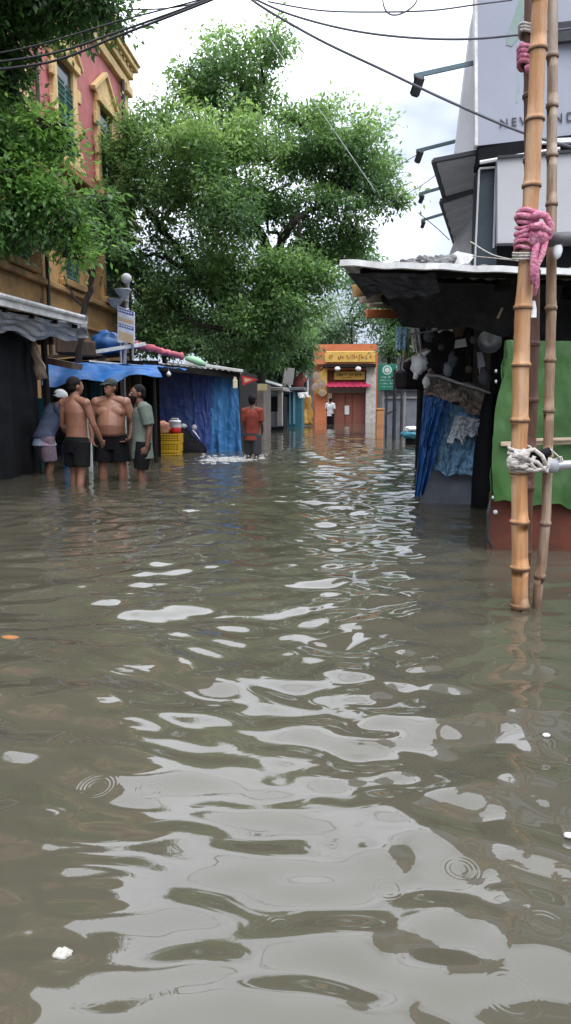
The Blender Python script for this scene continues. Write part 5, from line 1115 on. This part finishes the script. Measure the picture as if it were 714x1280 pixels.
# ties and cross rails
def ties():
    g = 'cloth ties on the bamboo'
    c = at(661, 290, Yp); t = thing('pink_cloth_tie', 'big pink cloth wrapping binding the upper rail to the poles', 'cloth tie', c, g)
    m = MB()
    for k in range(8):
        y = 266 + k * 6.4; p = at(660.5 - k * .5, y, Yp); rr = .048 + .004 * math.sin(k * 2.3); pts = []
        for i in range(21):
            a = i / 20 * 2 * math.pi; pts.append(p + V3(math.cos(a) * rr, math.sin(a) * rr, .008 * math.sin(a * 2 + k) + (rnd.random() - .5) * .003))
        m.tube(pts, .0115 + .003 * math.sin(k * 1.7), 7)
    m.build('wrapping', M_pink, t, smooth=True)
    m = MB(); k0 = at(676, 282, Yp - .05)
    m.tube([at(664, 272, Yp - .06), at(672, 268, Yp - .08), at(682, 270, Yp - .07), at(689, 282, Yp - .05), at(686, 296, Yp - .04), at(676, 302, Yp - .06), at(664, 296, Yp - .06)], [.015, .018, .017, .018, .018, .015, .01], 9)
    m.tube([at(664, 284, Yp - .07), at(676, 282, Yp - .09), at(688, 292, Yp - .06)], [.018, .02, .016], 8)
    m.ball(at(674, 296, Yp - .05), (.05, .04, .05), 18, 12, .35); m.build('knot', M_pink, t, smooth=True)
    m = MB(); m.tube([at(672, 300, Yp - .06), at(668, 320, Yp - .07), at(667, 338, Yp - .07), at(666, 356, Yp - .06)], [.018, .017, .02, .012], 7); m.tube([at(682, 300, Yp - .06), at(678, 318, Yp - .07), at(671, 334, Yp - .07), at(671, 354, Yp - .06), at(668, 370, Yp - .05)], [.016, .015, .013, .014, .009], 7); m.build('hanging_tail', M_pink, t, smooth=True)
    p = at(655, 323, Yp); m = MB()
    for dz in (0, .014, .026):
        pts = [p + V3(math.cos(i / 16 * 6.283) * .052, math.sin(i / 16 * 6.283) * .052, dz + .012 * math.sin(i / 16 * 6.283)) for i in range(17)]; m.tube(pts, .0055, 6)
    o = m.build('white_string', M_rope, base=p, smooth=True); tag(o, 'white string wound round the thick bamboo below the pink tie', 'string', g)
    c = at(669, 395, Yp + .0); m = MB(); m.loft([at(667, 376, Yp - .02), at(667.5, 386, Yp - .02), at(667, 397, Yp - .02)], [(.008, .006), (.013, .008), (.014, .01)], (1, 0, 0)); o = m.build('white_strip', M_paper, base=c); tag(o, 'short white strip hanging beside the thick bamboo', 'strip', g)
    c = at(697, 312, Yt - .05); m = MB(); m.ball(c, (.024, .016, .045), 16, 12, .12); o = m.build('white_float', M_white, base=c, smooth=True); tag(o, 'small white blob hanging below the upper rail', 'plastic bottle', g)
    # small pink tie high up
    p = at(661, 70, Yp + .2); m = MB()
    for k in range(4):
        q = at(661, 62 + k * 6, Yp + .2); pts = [q + V3(math.cos(i / 14 * 6.283) * .046, math.sin(i / 14 * 6.283) * .046, .01 * math.sin(i)) for i in range(15)]; m.tube(pts, .013, 6)
    m.tube([at(660, 82, Yp + .15), at(661, 92, Yp + .15)], [.018, .01], 6); o = m.build('pink_cloth_tie', M_pink, base=p, smooth=True); tag(o, 'small pink cloth tie high on the dark bamboo', 'cloth tie', g)
    p = at(661, 36, Yp + .2); m = MB()
    for k in range(3):
        q = at(661, 34 + k * 4, Yp + .2); pts = [q + V3(math.cos(i / 14 * 6.283) * .044, math.sin(i / 14 * 6.283) * .044, .01 * math.sin(i)) for i in range(15)]; m.tube(pts, .008, 6)
    o = m.build('rope_tie', M_rope, base=p, smooth=True); tag(o, 'rope tie at the top of the dark bamboo under the sagging cable', 'rope', g)
    # white lower lashing
    c = at(651, 572, Yp); t = thing('white_cloth_tie', 'dirty white lashing on the lower rail of the bamboo scaffold', 'cloth tie', c, g)
    m = MB()
    for k in range(7):
        p = at(650, 560 + k * 4.2, Yp); rr = .053
        pts = [p + V3(math.cos(i / 18 * 6.283) * rr, math.sin(i / 18 * 6.283) * rr, .012 * math.sin(i / 18 * 6.283 + k)) for i in range(19)]; m.tube(pts, .0085 + .002 * math.sin(k * 2), 6)
    m.build('wrapping', M_rope, t, smooth=True)
    m = MB(); m.ball(at(642, 578, Yp - .05), (.034, .03, .036), 20, 14, .4); m.ball(at(652, 570, Yp - .06), (.04, .028, .034), 20, 14, .4); m.ball(at(653, 582, Yp - .05), (.035, .03, .02), 18, 12, .4)
    for s_ in ([(656, 566), (668, 562), (678, 570), (684, 584)], [(656, 586), (668, 588), (680, 586), (688, 578)], [(660, 574), (672, 578), (684, 590), (688, 572)], [(668, 570), (664, 580), (672, 590)]):
        m.tube([at(x, y, Yp - .06) for x, y in s_], .011, 7)
    m.build('knot', M_rope, t, smooth=True)
    m = MB(); m.ball(at(676, 574, Yp), (.05, .035, .04), 16, 12, .4); m.tube([at(662, 570, Yp - .03), at(676, 568, Yp - .04), at(688, 564, Yp - .04)], .022, 8); m.build('dark_wrap', M_black, t, smooth=True)
    m = MB(); m.tube([at(686, 560, Yt - .06), at(700, 572, Yt - .08), at(702, 588, Yt - .06)], .005, 5); m.tube([at(690, 576, Yt - .06), at(702, 571, Yt - .07), at(704, 580, Yt - .07)], .006, 5); m.build('loose_end', M_rope, t)
    a = at(664, 300, Yp + .02); b = at(840, 292, Yp + .05); t = thing('scaffold_rail', 'upper grey pipe rail tied by the pink cloth', 'rail', b, 'scaffold rails')
    MB().tube([at(684, 300, Yp + .01), b], .034, 16).build('pipe', mat('dull_grey_pipe', (.16, .16, .17), (.1, .1, .1), rough=.45, metal=.3), t, smooth=True)
    a = at(682, 582, Yp + .0); b = at(850, 574, Yp + .03); t = thing('scaffold_rail', 'lower grey pipe rail lashed at waist height', 'rail', b, 'scaffold rails')
    MB().tube([a, at(690, 582, Yp), b], .023, 16).build('pipe', M_steel, t, smooth=True); MB().lathe(a, [(.03, -.03), (.036, -.02), (.036, .05), (.028, .06)], 16, (1, 0, 0)).build('end_collar', M_greyplastic, t, smooth=True)
ties()

# ---------------------------------------------------------------- floating litter and splash
def litter():
    def bit(px, py, rx, ry, name, m_, lab, cat, rz=.006, s=.4):
        c = onz(px, py, .004); m = MB(); m.ball(c, (rx, ry, rz), 16, 8, s); o = m.build(name, m_, base=c, smooth=True); tag(o, lab, cat)
    bit(78, 1194, .018, .014, 'floating_scrap', mat('damp_white_scrap', (.42, .41, .37), (.25, .24, .2), scale=60), 'crumpled white scrap floating at the lower left', 'litter', .012, .6)
    bit(565, 893, .028, .014, 'floating_foam', M_white, 'small white foam scrap floating right of centre', 'litter', .004)
    bit(12, 797, .04, .022, 'floating_leaf', mat('orange_leaf', (.28, .12, .03)), 'orange leaf floating at the left edge', 'leaf', .008)
    bit(711, 1044, .012, .01, 'floating_scrap', M_paper, 'white scrap at the right edge of the water', 'litter', .006)
    bit(683, 919, .012, .01, 'floating_scrap', M_paper, 'tiny pale scrap floating below the bamboo', 'litter', .006)
    # churned white water behind the walking man
    m = MB(); r_ = random.Random(4)
    for k in range(420):
        u = r_.random(); c = onz(255 + 72 * u + r_.uniform(-6, 6), 575 - 2 * u + r_.gauss(0, 2.0) * (1.3 - u)); s = r_.uniform(.006, .016)
        m.ball((c.x, c.y, .0), (s * 3.4, s * 1.2, s * .8), 6, 4, .4)
    for k in range(130):
        c = onz(318 + r_.gauss(0, 8), 571 + r_.gauss(0, 2)); s = r_.uniform(.006, .02); m.ball((c.x, c.y, abs(r_.gauss(0, .04))), (s, s, s * .8), 8, 5, .4)
    o = m.build('water_splash', mat('foam_white', (.45, .45, .44), rough=.4), base=onz(300, 573), smooth=True); o['kind'] = 'stuff'; o['label'] = 'white churned water around the walking man'; o['category'] = 'splash'
litter()

# ---------------------------------------------------------------- people
def fuse(mb, voxel, smooth_it=4):
    """one continuous surface from overlapping closed lofts"""
    me = bpy.data.meshes.new('tmp'); me.from_pydata([tuple(p) for p in mb.v], [], mb.f)
    o = bpy.data.objects.new('tmp', me); col.objects.link(o)
    r = o.modifiers.new('r', 'REMESH'); r.mode = 'VOXEL'; r.voxel_size = voxel
    s = o.modifiers.new('s', 'SMOOTH'); s.iterations = smooth_it; s.factor = .5
    dg = bpy.context.evaluated_depsgraph_get(); e = o.evaluated_get(dg); out = bpy.data.meshes.new_from_object(e)
    bpy.data.objects.remove(o); bpy.data.meshes.remove(me)
    out.polygons.foreach_set('use_smooth', [True] * len(out.polygons)); return out
def person(lab, loc, yaw, J, girth=1.0, belly=0.0, skin=None, clothes=(), hair='short', cap=None, headrot=0.0, headtilt=0.0, voxel=.0075, beard=False, scale=1.0):
    """local frame: x = person's left(+)/right(-), -y = facing direction, z up from the ground"""
    D = dict(pelvis=(0, 0, .93), chest=(0, .01, 1.3), neck=(0, .01, 1.46), head=(0, -.02, 1.62),
             shL=(.185, .01, 1.41), elL=(.25, .03, 1.12), wrL=(.24, -.06, .88), haL=(.23, -.1, .79),
             shR=(-.185, .01, 1.41), elR=(-.25, .03, 1.12), wrR=(-.24, -.06, .88), haR=(-.23, -.1, .79),
             hipL=(.09, 0, .9), knL=(.1, -.02, .49), anL=(.1, .02, .08), hipR=(-.09, 0, .9), knR=(-.1, -.02, .49), anR=(-.1, .02, .08))
    D.update(J); D = {k: Vector(v) for k, v in D.items()}
    sk = skin or M_skin; g = girth; X = (D['shL'] - D['shR']).normalized()
    opt_bare = not any(c[0] == 'shirt' for c in clothes)
    m = MB(); pe, ch, ne, hd = D['pelvis'], D['chest'], D['neck'], D['head']
    hx = (D['hipL'] - D['hipR']).normalized(); f = X.cross(V3(0, 0, 1)).normalized()   # facing (-y)
    mid = pe.lerp(ch, .45)
    tp = [pe - V3(0, 0, .1), pe, pe.lerp(ch, .25) + f * belly * .4, mid + f * belly * .55, pe.lerp(ch, .75) + f * belly * .25, ch, ch.lerp(ne, .55), ne]
    tr = [(.12 * g, .09 * g), (.165 * g, .115 * g), (.15 * g + belly * .35, .11 * g + belly * .55), (.142 * g + belly * .45, .108 * g + belly * .6), (.155 * g + belly * .2, .115 * g + belly * .3), (.175 * g, .12 * g), (.15 * g, .095 * g), (.062, .06)]
    m.loft(tp, tr, X, 20)
    if opt_bare:
        for s in (1, -1):
            m.ball(ch + X * s * .075 * g + f * (.078 * g + belly * .22) + V3(0, 0, -.01), (.095 * g, .038, .07), 16, 12)
    m.tube([ne - V3(0, 0, .06), ne, ne.lerp(hd, .55)], [.075, .06, .056], 12)
    for s in (1, -1):   # traps
        sh = D['shL' if s == 1 else 'shR']; m.tube([ne.lerp(hd, .1), ne.lerp(sh, .5) + V3(0, 0, .012), sh], [.05, .055 * g, .062 * g], 10)
        m.ball(sh, .068 * g, 12, 8)
        el = D['elL' if s == 1 else 'elR']; wr = D['wrL' if s == 1 else 'wrR']; ha = D['haL' if s == 1 else 'haR']
        m.tube([sh, sh.lerp(el, .35), sh.lerp(el, .75), el, el.lerp(wr, .3), el.lerp(wr, .75), wr], [.06 * g, .056 * g, .046 * g, .04 * g, .043 * g, .033, .028], 12)
        # hand: palm, four fingers, thumb
        d = (ha - wr).normalized(); q = d.cross(f if abs(d.dot(f)) < .8 else V3(0, 0, 1)).normalized(); side = d.cross(q).normalized()
        if side.dot(f) < 0: side = -side
        inn = q if q.dot(-X * s) > 0 else -q
        pl = .095; pc = wr + d * pl
        m.loft([wr - d * .01, wr + d * .03, wr + d * .065, pc], [(.024, .018), (.036, .017), (.042, .016), (.04, .014)], side, 12)
        for k, (o_, ln) in enumerate(((-.03, .062), (-.01, .075), (.01, .08), (.03, .072))):
            b = pc + side * o_ - d * .012; m.tube([b, b + d * ln * .45 + inn * .008, b + d * ln * .8 + inn * .026, b + d * ln * .95 + inn * .042], [.0105, .0098, .0092, .008], 7)
        b = wr + d * .03 + side * .03; m.tube([b, b + side * .022 + d * .03 + inn * .008, b + side * .026 + d * .06 + inn * .016], [.013, .011, .009], 7)
        hp = D['hipL' if s == 1 else 'hipR']; kn = D['knL' if s == 1 else 'knR']; an = D['anL' if s == 1 else 'anR']
        m.tube([hp + V3(0, 0, .03), hp.lerp(kn, .25), hp.lerp(kn, .7), kn, kn.lerp(an, .25), kn.lerp(an, .6), an], [.095 * g, .09 * g, .065 * g, .055 * g, .056 * g, .045 * g, .034], 14)
        ft = an + f * .15 + V3(0, 0, -.05); m.loft([an - f * .05 - V3(0, 0, .04), an + f * .05 - V3(0, 0, .035), ft], [(.035, .035), (.042, .035), (.045, .018)], X, 12)
    # head
    hm = Matrix.Rotation(headrot, 3, 'Z') @ Matrix.Rotation(headtilt, 3, 'X')
    fx, fz = hm @ V3(0, -1, 0), hm @ V3(0, 0, 1)
    q = MB(); q.ball((0, .012, .025), (.078, .096, .1), 22, 16); q.loft([(0, -.02, .05), (0, -.03, 0), (0, -.04, -.05), (0, -.05, -.095), (0, -.055, -.11)], [(.066, .07), (.066, .065), (.056, .055), (.036, .034), (.02, .018)], (1, 0, 0), 16)
    q.loft([(0, -.085, .03), (0, -.1, .0), (0, -.115, -.022), (0, -.098, -.034)], [(.009, .012), (.011, .014), (.017, .014), (.012, .01)], (1, 0, 0), 8)
    for s in (1, -1): q.ball((s * .078, .012, .0), (.012, .022, .032), 10, 8); q.ball((s * .03, -.078, .034), (.024, .012, .009), 10, 6)
    q.ball((0, -.093, -.058), (.024, .012, .008), 10, 6); q.ball((0, -.091, -.07), (.02, .011, .007), 10, 6)
    m.add([hm @ p + hd for p in q.v], q.f)
    Rz = Matrix.Rotation(yaw, 4, 'Z'); M4 = Matrix.Translation(Vector(loc)) @ Rz @ Matrix.Scale(scale, 4)
    def fin(me, name, mt, parent=None):
        me.materials.clear(); me.materials.append(mt); me.name = name; o = bpy.data.objects.new(name, me); col.objects.link(o)
        if parent is None: o.matrix_world = M4; o.location = M4.translation
        else: o.parent = parent
        return o
    body = fin(fuse(m, voxel, 8 if opt_bare else 3), 'person', sk); tag(body, lab, 'person')
    def child(mb, name, mt, vox=.009, fz_=True, it=3):
        if fz_: me = fuse(mb, vox, it)
        else:
            me = bpy.data.meshes.new(name); me.from_pydata([tuple(p) for p in mb.v], [], mb.f); me.polygons.foreach_set('use_smooth', [True] * len(me.polygons))
        return fin(me, name, mt, body)
    # eyes
    e = MB()
    for s in (1, -1): e.ball(hm @ V3(s * .03, -.088, .018) + hd, (.011, .007, .006), 8, 6)
    child(e, 'eyes', M_white, fz_=False)
    e = MB()
    for s in (1, -1): e.ball(hm @ V3(s * .03, -.0945, .018) + hd, (.005, .003, .005), 8, 6)
    child(e, 'pupils', M_hair, fz_=False)
    if hair:
        h = MB(); h.ball((0, .026, .042), (.086, .098, .094), 22, 14); h.ball((0, .055, -.01), (.076, .062, .07), 18, 12)
        hh = MB(); hh.add([hm @ p + hd for p in h.v], h.f); child(hh, 'hair', M_hair, .008, it=1)
    if beard:
        h = MB(); h.loft([(0, -.045, -.03), (0, -.052, -.07), (0, -.058, -.115), (0, -.05, -.125)], [(.064, .058), (.055, .052), (.034, .034), (.015, .015)], (1, 0, 0), 14)
        hh = MB(); hh.add([hm @ p + hd for p in h.v], h.f); child(hh, 'beard', M_hair, .008, it=1)
    if cap:
        h = MB(); kind, mt = cap
        if kind == 'peak':
            h.ball((0, .012, .055), (.09, .105, .082), 22, 14); h.loft([(0, -.07, .058), (0, -.12, .052), (0, -.165, .038)], [(.07, .012), (.066, .009), (.045, .007)], (1, 0, 0), 16)
        else: h.ball((0, .012, .05), (.095, .112, .09), 22, 14); h.ball((0, .06, .015), (.08, .06, .06), 18, 12)
        hh = MB(); hh.add([hm @ p + hd for p in h.v], h.f); child(hh, 'cap', mt, .007, it=1)
    for kind, mt, opt in clothes:
        c = MB(); o_ = opt.get('off', .018)
        if kind == 'shorts':
            ln = opt.get('len', .85)
            top = pe.lerp(ch, opt.get('waist', .12)) + f * belly * .15
            c.loft([pe - V3(0, 0, .16), pe, top], [(.15 * g + o_, .11 * g + o_), (.168 * g + o_, .122 * g + o_), (.148 * g + o_ + belly * .2, .112 * g + o_ + belly * .28)], X, 20)
            for s in ('L', 'R'):
                hp, kn, an = D['hip' + s], D['kn' + s], D['an' + s]; end = hp.lerp(kn, ln) if ln <= 1 else kn.lerp(an, ln - 1)
                c.tube([hp + V3(0, 0, .02), hp.lerp(end, .5), end], [.098 * g + o_, .094 * g + o_ + .006, .08 * g + o_ + opt.get('flare', .012)], 14)
            child(c, opt.get('name', 'shorts'), mt)
        if kind == 'shirt':
            low = opt.get('low', -.05); b0 = pe + (pe - ch).normalized() * (-low)
            tp2 = [pe + V3(0, 0, low), pe + V3(0, 0, low * .3), pe.lerp(ch, .3) + f * belly * .5, pe.lerp(ch, .7) + f * belly * .4, ch, ch.lerp(ne, .55), ne.lerp(ch, .12)]
            tr2 = [(.172 * g + o_ + .01, .125 * g + o_ + .012), (.17 * g + o_, .122 * g + o_), (.155 * g + o_ + belly * .4, .115 * g + o_ + belly * .6), (.16 * g + o_, .118 * g + o_), (.178 * g + o_, .124 * g + o_), (.155 * g + o_, .1 * g + o_), (.075 + o_ * .5, .07 + o_ * .5)]
            c.loft(tp2, tr2, X, 20)
            for s in ('L', 'R'):
                sh, el, wr = D['sh' + s], D['el' + s], D['wr' + s]; k = opt.get('sleeve', .7)
                c.tube([ne.lerp(sh, .5), sh, sh.lerp(el, k * .5), sh.lerp(el, min(k, 1))] + ([el.lerp(wr, k - 1)] if k > 1 else []), [.06 * g + o_, .072 * g + o_, .066 * g + o_, .06 * g + o_] + ([.045 + o_] if k > 1 else []), 12)
            child(c, opt.get('name', 'shirt'), mt)
        if kind == 'wrap':
            z0, z1 = opt['z']; c.loft([pe + V3(0, 0, z0), pe + V3(0, 0, (z0 + z1) / 2), pe + V3(0, 0, z1)], [(.18 * g + o_ + .02, .14 * g + o_ + .02), (.18 * g + o_, .135 * g + o_), (.165 * g + o_, .125 * g + o_)], X, 24)
            for i, p in enumerate(c.v): c.v[i] = p + (p - pe).normalized() * .012 * noise.noise(p * 14)
            child(c, opt.get('name', 'waist_cloth'), mt)
        if kind == 'skirt':
            z0, z1 = opt['z']; c.loft([pe + V3(0, 0, z0), pe + V3(0, 0, (z0 * .5 + z1 * .5)), pe + V3(0, 0, z1)], [(.21, .17), (.2, .16), (.17, .125)], X, 24)
            for i, p in enumerate(c.v): c.v[i] = p + (p - pe).normalized() * .02 * noise.noise(p * 11)
            child(c, opt.get('name', 'lungi'), mt)
    return body
G = -.35
def stand(px, py): c = onz(px, py); return (c.x, c.y, G)
M_shorts = mat('black_shorts', (.006, .006, .007), (.011, .011, .012), rough=.9, bump=.4, bscale=20, spec=.1)
M_navyshirt = mat('faded_navy_cloth', (.07, .09, .15), (.045, .055, .09), rough=.9, scale=10, bump=.5, bscale=14)
M_gshirt = mat('grey_green_cloth', (.13, .155, .13), (.09, .11, .095), rough=.9, scale=6, bump=.5, bscale=12)
M_rshirt = mat('brick_red_cloth', (.22, .04, .025), (.15, .028, .018), rough=.9, scale=8, bump=.5, bscale=12)
# man with cap, facing the camera, arms at his sides, belly
person('shirtless heavy man in dark cap and black shorts facing the camera', stand(142, 599), R(4), dict(
    elL=(.3, .03, 1.14), wrL=(.27, -.08, .93), haL=(.2, -.13, .88), elR=(-.29, .04, 1.14), wrR=(-.27, -.04, .9), haR=(-.22, -.1, .82),
    shL=(.205, .01, 1.42), shR=(-.205, .01, 1.42), hipL=(.1, 0, .9), hipR=(-.1, 0, .9), knL=(.14, -.02, .49), anL=(.15, .02, .08), knR=(-.14, -.02, .49), anR=(-.16, .03, .08)),
    girth=1.16, belly=.075, skin=M_skin2, clothes=[('shorts', M_shorts, dict(waist=.16, len=.74, flare=.03))], hair='short', cap=('peak', mat('dark_green_cap', (.02, .03, .03))), headrot=R(-28), scale=1.0)
# shirtless man seen from behind, head turned to the right, arms forward
person('shirtless man in black shorts seen from behind, second from left', stand(98, 606), R(180 - 20), dict(
    chest=(0, .0, 1.3), elL=(.24, -.02, 1.12), wrL=(.12, -.2, .95), haL=(.07, -.28, .92), elR=(-.25, -.05, 1.13), wrR=(-.24, -.2, .92), haR=(-.22, -.27, .86),
    knL=(.1, -.05, .49), anL=(.1, .0, .08), knR=(-.08, .03, .49), anR=(-.08, .12, .08)), girth=.94, belly=.02, skin=M_skin2,
    clothes=[('shorts', M_shorts, dict(len=.74, flare=.02))], headrot=R(-18))
# man in grey-green shirt, side view facing left, bearded
person('bearded man in long grey green shirt standing rightmost of the group', stand(179, 602), R(-62), dict(
    chest=(0, .02, 1.28), neck=(0, -.01, 1.43), head=(0, -.05, 1.58), elL=(.22, .06, 1.1), wrL=(.21, .02, .86), haL=(.2, -.02, .78), elR=(-.22, .06, 1.1), wrR=(-.21, -.02, .86), haR=(-.2, -.06, .78),
    shL=(.175, .02, 1.38), shR=(-.175, .02, 1.38), knL=(.09, -.05, .49), anL=(.09, .0, .08), knR=(-.08, .0, .49), anR=(-.08, .1, .08)), girth=.95, skin=M_skin, beard=True,
    clothes=[('shirt', M_gshirt, dict(low=-.24, sleeve=.8, off=.026)), ('shorts', M_shorts, dict(len=.86, flare=.01)), ('shirt', M_gshirt, dict(low=-.27, sleeve=.5, off=.024, name='shirt_lining'))][:2], headrot=R(8), scale=.97)
# man in white cap bent forward
person('man in white cap, navy shirt and pale blue waist cloth bending, leftmost of the group', stand(62, 592), R(135), dict(
    chest=(0, -.1, 1.24), neck=(0, -.17, 1.38), head=(0, -.23, 1.5), shL=(.175, -.13, 1.35), shR=(-.175, -.13, 1.35), elL=(.2, -.3, 1.07), wrL=(.17, -.42, .92), haL=(.15, -.48, .86), elR=(-.2, -.3, 1.06), wrR=(-.17, -.4, .9), haR=(-.15, -.46, .84),
    pelvis=(0, .06, .93), hipL=(.09, .06, .9), hipR=(-.09, .06, .9), knL=(.1, -.04, .49), anL=(.1, .03, .08), knR=(-.1, .02, .49), anR=(-.1, .12, .08)), skin=M_skin,
    clothes=[('shirt', M_navyshirt, dict(low=-.02, sleeve=.95, off=.024)), ('wrap', mat('pale_blue_waist_cloth', (.16, .42, .55), (.4, .15, .2), rough=.85, scale=6), dict(z=(-.14, -.02))), ('shorts', mat('patterned_shorts', (.1, .09, .13), (.22, .15, .17), rough=.85, scale=14), dict(len=.85, off=.02))], cap=('skull', M_paper), headtilt=R(22), scale=.99)
# man in red, walking away
person('man in brick red shirt wading away alone in mid street', stand(316, 574), R(176), dict(
    shL=(.165, .01, 1.41), shR=(-.165, .01, 1.41), elL=(.2, .0, 1.14), wrL=(.18, -.18, 1.02), haL=(.16, -.26, 1.0), elR=(-.2, .0, 1.14), wrR=(-.19, -.14, .98), haR=(-.18, -.22, .95), knL=(.09, -.1, .5), anL=(.1, .02, .12), knR=(-.09, .02, .49), anR=(-.1, .16, .1)),
    girth=.92, skin=M_skin, clothes=[('shirt', M_rshirt, dict(low=-.14, sleeve=.8, off=.016)), ('shorts', mat('dark_grey_shorts', (.035, .04, .045)), dict(len=1.0, flare=.02))], scale=.9, voxel=.009)
# distant man in white
person('distant man in white shirt by the end shop', stand(413, 531), R(150), dict(elL=(.26, -.02, 1.14), wrL=(.2, -.16, 1.0), haL=(.17, -.24, .98)),
    skin=M_skin, clothes=[('shirt', M_paper, dict(low=-.12, sleeve=.8)), ('shorts', M_shorts, dict(len=1.3))], scale=.98, voxel=.012)
